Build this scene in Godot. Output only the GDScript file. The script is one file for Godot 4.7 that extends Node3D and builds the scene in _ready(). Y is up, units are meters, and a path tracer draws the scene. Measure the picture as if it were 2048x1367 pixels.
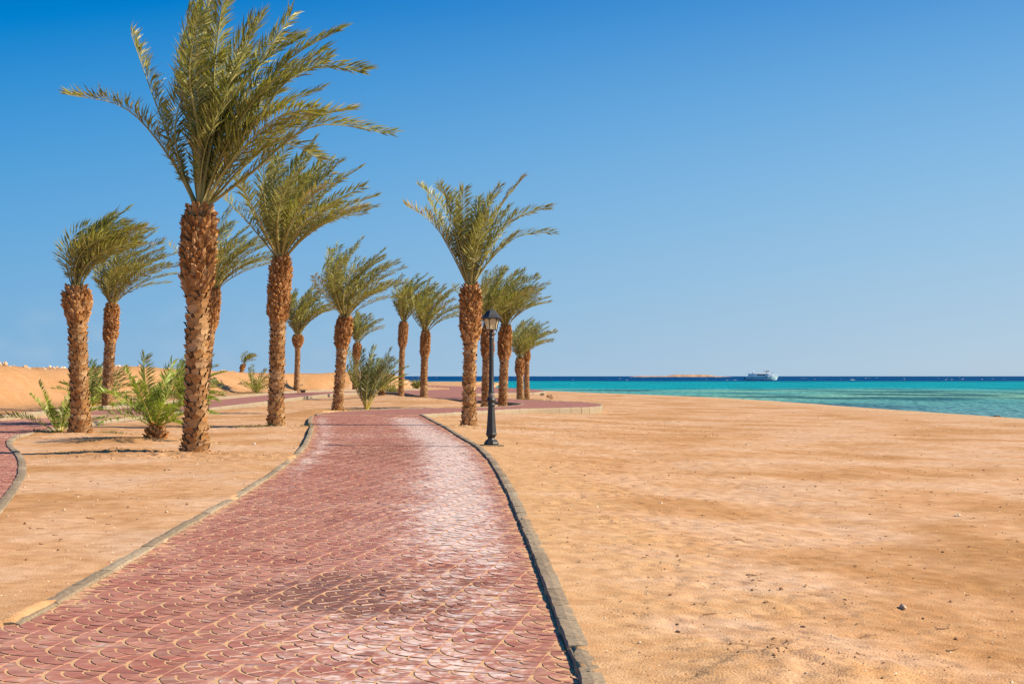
extends Node3D
# A paved promenade on a sandy shore with date palms, a lamp post and a turquoise sea. Metres, y up, the viewer looks along -z.

var rng := RandomNumberGenerator.new()
var noise := FastNoiseLite.new()
var fine := FastNoiseLite.new()
var M := {}
var used_names := {}

# edges of the paving in plan (x, z)
var LEFT_EDGE := PackedVector2Array([Vector2(-3.17, -9.07), Vector2(-3.17, -9.57), Vector2(-3.22, -10.57), Vector2(-3.25, -11.43), Vector2(-3.35, -13.33), Vector2(-3.43, -14.74), Vector2(-3.58, -18.09), Vector2(-3.66, -19.6), Vector2(-3.84, -22.48), Vector2(-4.04, -25.06), Vector2(-4.44, -29.67), Vector2(-4.8, -32.94), Vector2(-5.47, -38.29), Vector2(-6.3, -44.5), Vector2(-7.06, -49.23), Vector2(-7.5, -52.4), Vector2(-7.95, -56.2)])
var ISLAND_REST := PackedVector2Array([Vector2(-8.1, -58.5), Vector2(-8.1, -60.6), Vector2(-7.8, -62.9), Vector2(-6.89, -65.59), Vector2(-5.54, -68.4), Vector2(-4.1, -69.8), Vector2(-2.5, -70.66), Vector2(-1.3, -71.9), Vector2(-0.24, -74.2), Vector2(0.47, -77.4), Vector2(0.72, -80.2), Vector2(0.33, -83.43), Vector2(-0.88, -88.0), Vector2(-2.3, -92.0), Vector2(-3.62, -95.73), Vector2(-4.97, -99.78), Vector2(-6.21, -105.41), Vector2(-7.96, -118.0), Vector2(-9.7, -130.0), Vector2(-11.4, -137.5), Vector2(-13.2, -141.0), Vector2(-15.0, -139.5), Vector2(-16.2, -132.0), Vector2(-16.45, -121.08), Vector2(-16.15, -101.82), Vector2(-15.6, -88.71), Vector2(-15.35, -77.91), Vector2(-15.1, -66.0), Vector2(-14.8, -54.11), Vector2(-14.6, -48.91), Vector2(-14.2, -43.5), Vector2(-13.3, -37.4), Vector2(-12.5, -34.6), Vector2(-11.55, -32.0), Vector2(-10.51, -29.47), Vector2(-9.59, -27.15), Vector2(-8.72, -24.75), Vector2(-7.95, -22.51), Vector2(-7.22, -20.18), Vector2(-6.77, -18.67), Vector2(-6.35, -17.2), Vector2(-5.4, -14.0), Vector2(-4.4, -11.0), Vector2(-3.75, -9.4), Vector2(-3.4, -8.95)])
var RIGHT_EDGE := PackedVector2Array([Vector2(0.36, -4.0), Vector2(0.36, -6.0), Vector2(0.355, -7.42), Vector2(0.31, -8.41), Vector2(0.27, -9.68), Vector2(0.22, -11.2), Vector2(0.15, -13.25), Vector2(0.05, -15.77), Vector2(-0.07, -19.1), Vector2(-0.22, -22.23), Vector2(-0.45, -26.67), Vector2(-0.84, -31.77), Vector2(-1.45, -37.15), Vector2(-2.05, -43.0), Vector2(-2.77, -48.96), Vector2(-3.35, -54.0), Vector2(-3.85, -58.18)])
var PLATFORM := PackedVector2Array([Vector2(-3.85, -58.4), Vector2(-3.14, -60.38), Vector2(-2.37, -62.4), Vector2(-1.54, -64.3), Vector2(-0.22, -67.3), Vector2(1.24, -69.57), Vector2(2.74, -70.9), Vector2(3.7, -71.9), Vector2(4.35, -73.4), Vector2(4.75, -75.6), Vector2(4.95, -79.0), Vector2(4.85, -82.6), Vector2(4.3, -85.8), Vector2(3.42, -88.36), Vector2(2.25, -91.2), Vector2(0.87, -94.2), Vector2(-1.0, -101.0), Vector2(-2.6, -110.0), Vector2(-3.3, -118.0), Vector2(-3.2, -126.0), Vector2(-1.13, -131.76), Vector2(2.13, -135.76), Vector2(3.4, -147.0), Vector2(3.31, -160.0), Vector2(1.2, -178.0), Vector2(-1.67, -194.78), Vector2(-6.4, -213.33), Vector2(-14.27, -242.16)])
var OUTER_LEFT := PackedVector2Array([Vector2(-19.0, -244.0), Vector2(-12.5, -214.0), Vector2(-8.6, -192.0), Vector2(-7.6, -172.0), Vector2(-10.4, -157.19), Vector2(-12.6, -154.48), Vector2(-15.36, -150.0), Vector2(-18.4, -144.52), Vector2(-20.4, -138.5), Vector2(-20.9, -128.37), Vector2(-20.6, -117.89), Vector2(-20.4, -109.27), Vector2(-19.6, -88.71), Vector2(-19.4, -71.11), Vector2(-19.3, -64.0), Vector2(-19.0, -57.44), Vector2(-18.5, -50.56), Vector2(-17.6, -42.0), Vector2(-16.0, -33.0), Vector2(-13.5, -25.0), Vector2(-11.2, -18.0), Vector2(-9.4, -12.0), Vector2(-8.6, -8.0), Vector2(-8.4, -4.0)])
var SHORE := PackedVector2Array([Vector2(42, 20), Vector2(36, -20), Vector2(31, -55), Vector2(28.91, -79.06), Vector2(27.9, -92.05), Vector2(26.9, -105), Vector2(26.0, -125.61), Vector2(23.6, -146.09), Vector2(18.56, -169.27), Vector2(13.95, -184), Vector2(6.0, -221.05), Vector2(-2.3, -268.8), Vector2(-20, -340), Vector2(-40, -420)])
var BERM := PackedVector2Array([Vector2(-21.5, -20), Vector2(-24.5, -50), Vector2(-26, -71), Vector2(-27, -104), Vector2(-26.8, -124), Vector2(-26, -144), Vector2(-24.0, -157.5), Vector2(-19.2, -163.5), Vector2(-14.5, -166.5), Vector2(-11.3, -176), Vector2(-12.4, -200), Vector2(-18, -243), Vector2(-28, -300), Vector2(-46, -420), Vector2(-400, -420), Vector2(-400, -20)])

var ISLAND := PackedVector2Array()
var RED := PackedVector2Array()        # the paved ground without the island, as one outline
var RED_OUTER := PackedVector2Array()

class Tris:
	var v := PackedVector3Array()
	var c := PackedColorArray()
	func tri(a: Vector3, b: Vector3, d: Vector3, k: Color) -> void:
		v.push_back(a); v.push_back(b); v.push_back(d)
		c.push_back(k); c.push_back(k); c.push_back(k)
	func quad(a: Vector3, b: Vector3, d: Vector3, e: Vector3, k: Color) -> void:
		tri(a, b, d, k); tri(a, d, e, k)
	func onto(am: ArrayMesh, m: Material) -> void:
		if v.is_empty():
			return
		var arr := []
		arr.resize(Mesh.ARRAY_MAX)
		arr[Mesh.ARRAY_VERTEX] = v
		arr[Mesh.ARRAY_COLOR] = c
		am.add_surface_from_arrays(Mesh.PRIMITIVE_TRIANGLES, arr)
		am.surface_set_material(am.get_surface_count() - 1, m)
	func mesh(m: Material) -> ArrayMesh:
		var am := ArrayMesh.new()
		onto(am, m)
		return am

func numbered(called: String) -> String:
	var n: int = used_names.get(called, 0)
	used_names[called] = n + 1
	return called if n == 0 else "%s_%03d" % [called, n]

func put(o: Node3D, called: String, label: String, category: String, group := "", kind := "") -> Node3D:
	o.name = numbered(called)
	o.set_meta("label", label)
	o.set_meta("category", category)
	if group != "":
		o.set_meta("group", group)
	if kind != "":
		o.set_meta("kind", kind)
	add_child(o)
	return o

func part(parent: Node3D, called: String, mesh: Mesh, at := Transform3D(), m: Material = null) -> MeshInstance3D:
	var o := MeshInstance3D.new()
	o.name = called
	o.mesh = mesh
	o.transform = at
	if m:
		o.material_override = m
	parent.add_child(o, true)
	return o

func lin(r: float, g: float, b: float) -> Color:
	return Color(r, g, b).linear_to_srgb()

func mat(c: Color, rough := 0.85, spec := 0.3) -> StandardMaterial3D:
	var m := StandardMaterial3D.new()
	m.albedo_color = c.linear_to_srgb()
	m.roughness = rough
	m.metallic_specular = spec
	return m

func vmat(rough := 0.85, spec := 0.3) -> StandardMaterial3D:
	var m := mat(Color(1, 1, 1), rough, spec)
	m.vertex_color_use_as_albedo = true
	return m

func texture_from(n: int, f: Callable) -> ImageTexture:
	var data := PackedByteArray()
	data.resize(n * n * 3)
	var k := 0
	for y in n:
		for x in n:
			var c: Color = f.call(x, y)
			data[k] = int(clampf(c.r, 0, 1) * 255.0); data[k + 1] = int(clampf(c.g, 0, 1) * 255.0); data[k + 2] = int(clampf(c.b, 0, 1) * 255.0)
			k += 3
	return ImageTexture.create_from_image(Image.create_from_data(n, n, false, Image.FORMAT_RGB8, data))

func noise_texture(size: int, freq: float, octaves: int, lo: Color, hi: Color, seed_: int, normal := false, kind := FastNoiseLite.TYPE_SIMPLEX_SMOOTH) -> NoiseTexture2D:
	var f := FastNoiseLite.new()
	f.seed = seed_
	f.noise_type = kind
	f.frequency = freq
	f.fractal_octaves = octaves
	var t := NoiseTexture2D.new()
	t.width = size
	t.height = size
	t.seamless = true
	t.noise = f
	if normal:
		t.as_normal_map = true
		t.bump_strength = 4.0
	else:
		var g := Gradient.new()
		g.set_color(0, lo)
		g.set_color(1, hi)
		t.color_ramp = g
	return t

func triplanar(m: StandardMaterial3D, scale: float, world := true) -> void:
	m.uv1_triplanar = true
	m.uv1_world_triplanar = world
	m.uv1_scale = Vector3(scale, scale, scale)
	m.uv1_triplanar_sharpness = 4.0

func x_at(line: PackedVector2Array, z: float) -> float:
	# lines run from near (large z) to far
	var n := line.size()
	if z >= line[0].y:
		return line[0].x
	for i in range(1, n):
		if z >= line[i].y:
			var a := line[i - 1]
			var b := line[i]
			return lerpf(a.x, b.x, (a.y - z) / maxf(a.y - b.y, 1e-5))
	return line[n - 1].x

func line_distance(p: Vector2, line: PackedVector2Array, last: int) -> float:
	var best := 1e9
	for i in last:
		var q := Geometry2D.get_closest_point_to_segment(p, line[i], line[i + 1])
		best = minf(best, p.distance_squared_to(q))
	return sqrt(best)

func steps(keys: Array, d: float) -> float:
	for i in range(1, keys.size()):
		if d <= keys[i][0]:
			var t: float = (d - keys[i - 1][0]) / (keys[i][0] - keys[i - 1][0])
			t = clampf(t, 0, 1)
			return lerpf(keys[i - 1][1], keys[i][1], t * t * (3 - 2 * t))
	return keys[keys.size() - 1][1]

# ---------------------------------------------------------------- camera, sky, sun

func sun_direction() -> Vector3:   # towards the sun
	var el := deg_to_rad(38.5)
	var az := deg_to_rad(99.0)
	return Vector3(sin(az) * cos(el), sin(el), -cos(az) * cos(el))

func make_view() -> void:
	var cam := Camera3D.new()
	cam.name = "camera"
	cam.fov = 27.44
	cam.near = 0.1
	cam.far = 60000.0
	cam.position = Vector3(0, 1.6, 0)
	cam.rotation_degrees = Vector3(1.40, 0, 0)
	add_child(cam)
	cam.current = true

	var env := Environment.new()
	env.background_mode = Environment.BG_SKY
	env.tonemap_mode = Environment.TONE_MAPPER_LINEAR
	env.tonemap_exposure = 1.82
	env.sdfgi_enabled = true
	env.ssao_enabled = true
	env.ssil_enabled = true
	var sky := Sky.new()
	var pm := PanoramaSkyMaterial.new()
	pm.panorama = sky_picture()
	sky.sky_material = pm
	env.sky = sky
	var we := WorldEnvironment.new()
	we.name = "environment"
	we.environment = env
	add_child(we)

	var sun := DirectionalLight3D.new()
	sun.name = "sun"
	sun.light_color = Color(1.0, 0.93, 0.82)
	sun.light_energy = 1.6
	sun.light_angular_distance = 0.53
	sun.shadow_enabled = true
	add_child(sun)
	sun.look_at_from_position(Vector3.ZERO, -sun_direction(), Vector3.UP)

func sky_picture() -> ImageTexture:
	# clear air: pale at the horizon, deep blue above, whiter all round the sun; a few thin clouds low in the sky
	var w := 1024
	var h := 512
	var data := PackedFloat32Array()
	data.resize(w * h * 3)
	var s := sun_direction()
	var cl := FastNoiseLite.new()
	cl.seed = 11
	cl.frequency = 1.0
	cl.fractal_octaves = 4
	var round_sun := Vector2(s.x, s.z).normalized()
	# colour of the clear air at 0, 7 and 15 degrees and overhead, away from the sun and towards it
	var away := [Color(0.265, 0.47, 0.685), Color(0.110, 0.372, 0.705), Color(-0.02, 0.178, 0.585), Color(0.0, 0.11, 0.40)]
	var towards := [Color(0.490, 0.612, 0.722), Color(0.285, 0.525, 0.775), Color(0.088, 0.320, 0.69), Color(0.02, 0.17, 0.50)]
	var k := 0
	for y in h:
		var el := (0.5 - (y + 0.5) / h) * PI
		var up := sin(el)
		var e := maxf(rad_to_deg(el), 0.0)
		for x in w:
			var ph := TAU * (x + 0.5) / w
			var d := Vector3(sin(ph) * cos(el), up, -cos(ph) * cos(el))
			var side := (round_sun.dot(Vector2(sin(ph), -cos(ph))) + 0.485) / 0.675
			side = clampf(side, -0.1, 1.0) if side < 1.0 else 1.0 + (side - 1.0) * 0.3
			var a4 := []
			for q in 4:
				a4.append(away[q].lerp(towards[q], side))
			var c: Color
			if e < 15.0:
				var l0 := (e - 7.0) * (e - 15.0) / 105.0
				var l1 := e * (e - 15.0) / -56.0
				var l2 := e * (e - 7.0) / 120.0
				c = a4[0] * l0 + a4[1] * l1 + a4[2] * l2
			else:
				c = a4[2].lerp(a4[3], 1.0 - exp(-(e - 15.0) / 22.0))
			c = Color(maxf(c.r, 0.0), c.g, c.b) + Color(0.9, 0.85, 0.75) * pow(maxf(d.dot(s), 0.0), 30.0)
			if e > 0.0 and e < 4.0:
				var n := cl.get_noise_3d(d.x * 26.0, e * 1.9, d.z * 26.0)
				var band := clampf(e / 0.8, 0, 1) * clampf((3.4 - e) / 1.8, 0, 1)
				var a := clampf((n - 0.12) * 2.2, 0, 1) * band * 0.36 * clampf(1.0 - side * 1.6, 0, 1)
				c = c.lerp(Color(0.60, 0.66, 0.74), a)
			data[k] = c.r / 1.82; data[k + 1] = c.g / 1.82; data[k + 2] = c.b / 1.82
			k += 3
	return ImageTexture.create_from_image(Image.create_from_data(w, h, false, Image.FORMAT_RGBF, data.to_byte_array()))

# ---------------------------------------------------------------- materials

func make_materials() -> void:
	noise.seed = 5
	noise.noise_type = FastNoiseLite.TYPE_SIMPLEX_SMOOTH
	noise.frequency = 1.0
	noise.fractal_octaves = 3
	fine.seed = 9
	fine.noise_type = FastNoiseLite.TYPE_SIMPLEX_SMOOTH
	fine.frequency = 1.0
	fine.fractal_octaves = 2

	# sand: loose grains with darker specks, and small relief
	var sand := vmat(0.95, 0.2)
	var r := RandomNumberGenerator.new()
	r.seed = 3
	sand.albedo_texture = texture_from(768, func(_x, _y):
		var g := 0.80 + r.randf() * 0.20
		if r.randf() < 0.05:
			g *= 0.35 + r.randf() * 0.4
		return Color(g, g * 0.992, g * 0.98))
	sand.heightmap_enabled = true
	sand.heightmap_scale = 0.42
	sand.heightmap_texture = noise_texture(1024, 0.11, 4, Color.BLACK, Color.WHITE, 21)
	triplanar(sand, 1.0 / 2.6)
	sand.detail_enabled = true
	sand.detail_blend_mode = BaseMaterial3D.BLEND_MODE_MUL
	sand.detail_uv_layer = BaseMaterial3D.DETAIL_UV_2
	sand.detail_albedo = noise_texture(1024, 0.02, 6, Color(0.86, 0.80, 0.73), Color(1, 1, 1), 33)
	sand.uv2_triplanar = true
	sand.uv2_world_triplanar = true
	sand.uv2_scale = Vector3.ONE / 7.3
	M.sand = sand

	M.paver = paver_material()
	M.joint = vmat(0.95, 0.2)
	M.joint.albedo_texture = sand.albedo_texture
	triplanar(M.joint, 1.0 / 2.6)

	M.far_paving = mat(Color(0.335, 0.155, 0.125), 0.9, 0.25)
	M.far_paving.albedo_texture = noise_texture(512, 0.03, 5, Color(0.78, 0.76, 0.76), Color(1, 1, 1), 41)
	triplanar(M.far_paving, 1.0 / 9.0)

	M.kerb = []
	for k in 4:
		var c: Color = [Color(0.32, 0.25, 0.175), Color(0.365, 0.29, 0.205), Color(0.29, 0.23, 0.16), Color(0.40, 0.325, 0.235)][k]
		var m := mat(c, 0.92, 0.25)
		m.albedo_texture = noise_texture(256, 0.045, 5, Color(0.74, 0.72, 0.69), Color(1, 1, 1), 50 + k)
		m.heightmap_enabled = true
		m.heightmap_scale = 0.12
		m.heightmap_texture = noise_texture(256, 0.08, 4, Color.BLACK, Color.WHITE, 60 + k)
		triplanar(m, 1.6)
		M.kerb.append(m)
	M.kerb_pale = M.kerb[3].duplicate()
	M.kerb_pale.albedo_color = lin(0.41, 0.345, 0.255)
	M.salted = mat(Color(0.78, 0.76, 0.73), 0.9, 0.2)

	var leaf := vmat(0.42, 0.42)
	leaf.backlight_enabled = true
	leaf.backlight = lin(0.72, 0.75, 0.30)
	leaf.cull_mode = BaseMaterial3D.CULL_DISABLED
	M.leaf = leaf
	M.rachis = vmat(0.6, 0.35)
	M.trunk = mat(Color(0.33, 0.19, 0.095), 0.95, 0.15)
	M.trunk.albedo_texture = noise_texture(256, 0.06, 5, Color(0.55, 0.52, 0.5), Color(1, 1, 1), 70)
	M.trunk.heightmap_enabled = true
	M.trunk.heightmap_scale = 1.5
	M.trunk.heightmap_texture = noise_texture(256, 0.06, 4, Color.BLACK, Color.WHITE, 71)
	triplanar(M.trunk, 2.2, false)
	# old weathered leaf bases low on the trunk, and fresher orange stubs at the top
	M.scale = []
	for c in [Color(0.66, 0.415, 0.21), Color(0.52, 0.30, 0.14), Color(0.76, 0.52, 0.30), Color(0.60, 0.34, 0.15)]:
		M.scale.append(fibre(c))
	M.stub = []
	for c in [Color(0.60, 0.315, 0.13), Color(0.46, 0.22, 0.08), Color(0.70, 0.42, 0.20), Color(0.38, 0.18, 0.07)]:
		M.stub.append(fibre(c))
	M.fibre_many = fibre(Color(1, 1, 1))
	M.fibre_many.vertex_color_use_as_albedo = true

	M.iron = mat(Color(0.035, 0.037, 0.041), 0.5, 0.5)
	M.iron.albedo_texture = noise_texture(256, 0.03, 5, Color(0.62, 0.60, 0.58), Color(1, 1, 1), 80)
	triplanar(M.iron, 3.0, false)
	M.opal = mat(Color(0.78, 0.66, 0.42), 0.3, 0.5)
	M.opal.backlight_enabled = true
	M.opal.backlight = lin(1.0, 0.9, 0.68)
	M.rock = []
	for c in [Color(0.52, 0.38, 0.25), Color(0.58, 0.45, 0.32), Color(0.46, 0.32, 0.20)]:
		M.rock.append(mat(c, 0.95, 0.2))
	M.pebble_dark = mat(Color(0.15, 0.10, 0.07), 0.9, 0.25)
	M.pebble_brown = mat(Color(0.27, 0.16, 0.09), 0.9, 0.25)
	M.pebble_pale = mat(Color(0.50, 0.38, 0.27), 0.9, 0.25)
	M.pebble_white = mat(Color(0.68, 0.62, 0.54), 0.85, 0.25)
	M.twig = mat(Color(0.17, 0.10, 0.055), 0.9, 0.2)

func fibre(c: Color) -> StandardMaterial3D:
	var m := mat(c, 0.95, 0.12)
	m.vertex_color_use_as_albedo = true
	if not M.has("fibre_tex"):
		M.fibre_tex = noise_texture(256, 0.07, 4, Color(0.58, 0.55, 0.52), Color(1, 1, 1), 90)
	m.albedo_texture = M.fibre_tex
	triplanar(m, 4.0)
	return m

func paver_material() -> StandardMaterial3D:
	# dyed concrete with white salt bloom, a dark stain and blown sand: each where the paving carries it. One picture spread over 16 x 48 m of paving.
	var w := 768
	var h := 1536
	var data := PackedByteArray()
	data.resize(w * h * 3)
	var streak := FastNoiseLite.new()
	streak.seed = 77
	streak.frequency = 1.0
	streak.fractal_octaves = 5
	streak.fractal_gain = 0.6
	var grain := RandomNumberGenerator.new()
	grain.seed = 4
	var k := 0
	for y in h:
		var z := -54.0 + 48.0 * (y + 0.5) / h
		var xl := x_at(LEFT_EDGE, z)
		var xr := x_at(RIGHT_EDGE, z)
		if z > -9.5:
			xl = -4.5
		for x in w:
			var px := -12.0 + 16.0 * (x + 0.5) / w
			var q := (px - xl) / (xr - xl)
			var n1 := streak.get_noise_2d(px * 0.9, z * 0.75)
			var n2 := streak.get_noise_2d(px * 3.1 + 40.0, z * 4.5)
			var n3 := streak.get_noise_2d(px * 9.0 - 70.0, z * 14.0)
			# dyed concrete
			var c := Color(0.275, 0.100, 0.077).lerp(Color(0.345, 0.160, 0.128), clampf(0.5 + n1 * 0.9 + n2 * 0.5, 0, 1))
			# dust and sand rubbed into the surface
			c = c.lerp(Color(0.48, 0.29, 0.185), clampf(0.10 + n2 * 0.4 + n3 * 0.35 + n1 * 0.2, 0, 0.36))
			# dark damp stain
			var st := Vector2((px + 1.25) / 1.15, (z + 10.3) / 1.5).length() + n1 * 0.8 + n2 * 0.4
			c = c.lerp(Color(0.115, 0.052, 0.038), clampf((1.0 - st) * 1.1, 0, 0.7))
			var st2 := Vector2((px + 2.5) / 1.6, (z + 30.0) / 4.5).length() + n1 * 0.8 + n2 * 0.4
			c = c.lerp(Color(0.19, 0.085, 0.06), clampf((1.0 - st2) * 0.9, 0, 0.4))
			# salt bloom: mostly along the seaward half
			var here := exp(-pow((q - 0.82) / 0.18, 2.0)) * clampf((-z - 7.0) / 8.0, 0.55, 1.0)
			here = maxf(here, exp(-pow((q - 0.09) / 0.07, 2.0)) * clampf((-z - 18.0) / 12.0, 0, 0.62))
			var salt := clampf((here * 1.2 - 0.50 + n1 * 0.45 + n2 * 0.75 + n3 * 0.75 + (grain.randf() - 0.5) * 0.5) * 1.7, 0, 0.85) * clampf((0.985 - q) * 16.0, 0.15, 1.0)
			c = c.lerp(Color(0.62, 0.52, 0.485), salt)
			# blown sand caught along the edges
			var drift := clampf(1.0 - minf(absf(q - 1.0), absf(q)) * (xr - xl) / 0.30, 0, 1)
			var sd := clampf((drift * 0.9 - 0.55 + n2 * 0.9 + n3 * 0.5) * 2.0, 0, 0.9)
			c = c.lerp(Color(0.58, 0.365, 0.19), sd)
			var g := 0.94 + grain.randf() * 0.12
			c = Color(c.r * g, c.g * g, c.b * g).linear_to_srgb()
			data[k] = int(clampf(c.r, 0, 1) * 255.0); data[k + 1] = int(clampf(c.g, 0, 1) * 255.0); data[k + 2] = int(clampf(c.b, 0, 1) * 255.0)
			k += 3
	var m := vmat(0.88, 0.3)
	m.albedo_texture = ImageTexture.create_from_image(Image.create_from_data(w, h, false, Image.FORMAT_RGB8, data))
	m.uv1_triplanar = true
	m.uv1_world_triplanar = true
	m.uv1_scale = Vector3(1.0 / 16.0, 1.0, 1.0 / 48.0)
	m.uv1_offset = Vector3(12.0 / 16.0, 0.5, 54.0 / 48.0)
	m.uv1_triplanar_sharpness = 4.0
	return m

# ---------------------------------------------------------------- ground

func make_outlines() -> void:
	ISLAND = LEFT_EDGE.duplicate()
	ISLAND.append_array(ISLAND_REST)
	RED_OUTER = PackedVector2Array()
	RED_OUTER.append_array(RIGHT_EDGE)
	RED_OUTER.append_array(PLATFORM)
	RED_OUTER.append_array(OUTER_LEFT)
	# one outline: round the outside, then through a hair-wide slit round the island
	RED = RED_OUTER.duplicate()
	var n := ISLAND.size()
	var start := n - 1                       # (-3.4, -8.95), the corner nearest the near edge
	RED.append(Vector2(-3.4005, -4.0))
	for i in n:
		var k := posmod(start - i, n) if is_left_wound() else posmod(start + i, n)
		RED.append(ISLAND[k])
	RED.append(ISLAND[start] + Vector2(0.001, 0.0))
	RED.append(Vector2(-3.3995, -4.0))

func is_left_wound() -> bool:
	return Geometry2D.is_polygon_clockwise(RED_OUTER) == Geometry2D.is_polygon_clockwise(ISLAND)

var MOUNDS := []
var FEET := {}

func make_feet() -> void:
	# footprints wandering beside the kerb and out over the sand
	var r := RandomNumberGenerator.new()
	r.seed = 19
	for walk in [[1.0, 7.6, -1.66, 30], [2.1, 9.0, -1.45, 24], [1.5, 9.5, -1.75, 26], [3.6, 8.2, -1.2, 18], [0.9, 14.0, -1.62, 20]]:
		var p := Vector2(walk[0], -walk[1])
		var a: float = walk[2]
		for k in walk[3]:
			a += r.randf_range(-0.07, 0.07)
			p += Vector2(cos(a), sin(a)) * r.randf_range(0.5, 0.68)
			var at := p + Vector2(-sin(a), cos(a)) * (0.1 if k % 2 else -0.1)
			var foot := [at.x, at.y, a + PI / 2 + r.randf_range(-0.15, 0.15), r.randf_range(0.004, 0.015)]
			for z in [int(-at.y + 0.4), int(-at.y - 0.4)]:
				var l: Array = FEET.get(z, [])
				if not foot in l:
					l.append(foot)
				FEET[z] = l

func ground_height(x: float, z: float) -> float:
	var p := Vector2(x, z)
	var d := -z
	# rough ground, coarse to fine
	var bumps := noise.get_noise_2d(x * 0.35, z * 0.35) * 0.05
	var h := 0.0
	var paved := false
	var nearness := clampf((48.0 - d) / 30.0, 0, 1)
	if x > -21.5 and x < 5.3 and z > -246.0:
		paved = Geometry2D.is_point_in_polygon(p, RED_OUTER) and not Geometry2D.is_point_in_polygon(p, ISLAND)
	if paved:
		return -0.10 if d < 46.0 else -0.5
	var small := noise.get_noise_2d(x * 2.2, z * 2.2) * 0.007 + fine.get_noise_2d(x * 6.0, z * 6.0) * 0.007
	var xr := x_at(RIGHT_EDGE, z) if d < 58.0 else -3.0
	if (d < 58.0 and x > xr - 0.01) or (d >= 58.0 and x > -3.6 and not Geometry2D.is_point_in_polygon(p, ISLAND)):
		# the beach, falling gently to the sea
		var s := (x_at(SHORE, z) - x) * 0.93
		h = steps([[-60.0, -4.0], [-6.0, -1.25], [0.0, -0.80], [3.0, -0.60], [10.0, -0.50], [22.0, -0.36], [30.0, -0.14], [37.0, 0.0]], s)
		if d < 60.0:
			var off := x - xr
			h = lerpf(0.028 if d < 40.0 else 0.028 - (d - 40.0) * 0.009, h, clampf((off - 0.15) / 3.5, 0, 1))
			small *= clampf(0.35 + off * 1.6, 0.35, 1.6)
		bumps *= clampf(s / 8.0, 0, 1) * clampf((x - xr) / 3.0, 0.1, 1.0)
		small *= clampf(s / 4.0, 0, 1)
		# a low hump of dug sand and gravel near the kerb
		var hump := Vector2((x - 1.55) / 0.75, (z + 7.5) / 0.9).length()
		h += 0.10 * exp(-hump * hump * 1.6)
		small *= 1.0 + 1.6 * exp(-hump * hump)
		if x > -3.6 and d > 93.0 and d < 132.0 and x < 3.0:
			h = maxf(h, -0.16)
		# trampled strip beside the kerb
		var foot := fine.get_noise_2d(x * 6.2 + 60.0, z * 4.6)
		var strip := exp(-pow((x - xr - 1.5) / 1.3, 2.0)) * clampf((34.0 - d) / 14.0, 0, 1)
		h -= maxf(foot - 0.30, 0.0) * 0.085 * (0.1 + strip)
	elif x < -8.0 and not Geometry2D.is_point_in_polygon(p, ISLAND):
		# the land side: flat verge, then a long bank of sand with a level top
		h = -0.02
		if Geometry2D.is_point_in_polygon(p, BERM):
			var b := line_distance(p, BERM, BERM.size() - 3)
			b += noise.get_noise_2d(x * 0.12, z * 0.12) * 1.2
			var crest := 2.02 + noise.get_noise_2d(x * 0.05 + 9.0, z * 0.05) * 0.35
			if d > 90.0 and d < 150.0:
				crest += 0.15
			h = steps([[0.0, -0.02], [5.4, crest], [9.0, crest - 0.15], [400.0, crest - 0.1]], maxf(b, 0.0))
			small *= 2.5
			if b > 5.0 and d < 165.0:
				h += absf(noise.get_noise_2d(x * 0.7, z * 0.45)) * 0.4 * clampf((b - 5.0) / 2.5, 0, 1) * clampf((150.0 - d) / 70.0, 0.15, 1.0)
	else:
		# the planted island between the paths lies a little lower towards its far end
		h = steps([[0.0, 0.012], [24.0, 0.0], [34.0, -0.075], [60.0, -0.11], [90.0, -0.22], [150.0, -0.24]], d)
		var xl := x_at(LEFT_EDGE, z)
		if d < 30.0 and d > 8.0:
			h = lerpf((0.004 if d > 9.8 else 0.022), h, clampf((xl - x) / 0.8, 0, 1)) if d < 24.0 else h
	if d < 32.0 and x > -0.5:
		for f in FEET.get(int(d), []):
			var e := Vector2(x - f[0], z - f[1]).rotated(-f[2])
			e = Vector2(e.x / 0.075, e.y / 0.15)
			var q := e.length_squared()
			if q < 6.0:
				h += (-f[3] * exp(-q) + f[3] * 0.45 * exp(-(q - 2.2) * (q - 2.2)))
	for mo in MOUNDS:
		var e := Vector2((x - mo[0]) / mo[2], (z - mo[1]) / mo[3])
		var q := e.length_squared()
		if q < 5.0:
			var g := exp(-q)
			h += mo[4] * g
			small += (fine.get_noise_2d(x * 5.0, z * 5.0) * 0.05 + fine.get_noise_2d(x * 12.0, z * 9.0) * 0.03) * g * mo[5]
	return h + bumps * 0.7 + small

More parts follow.
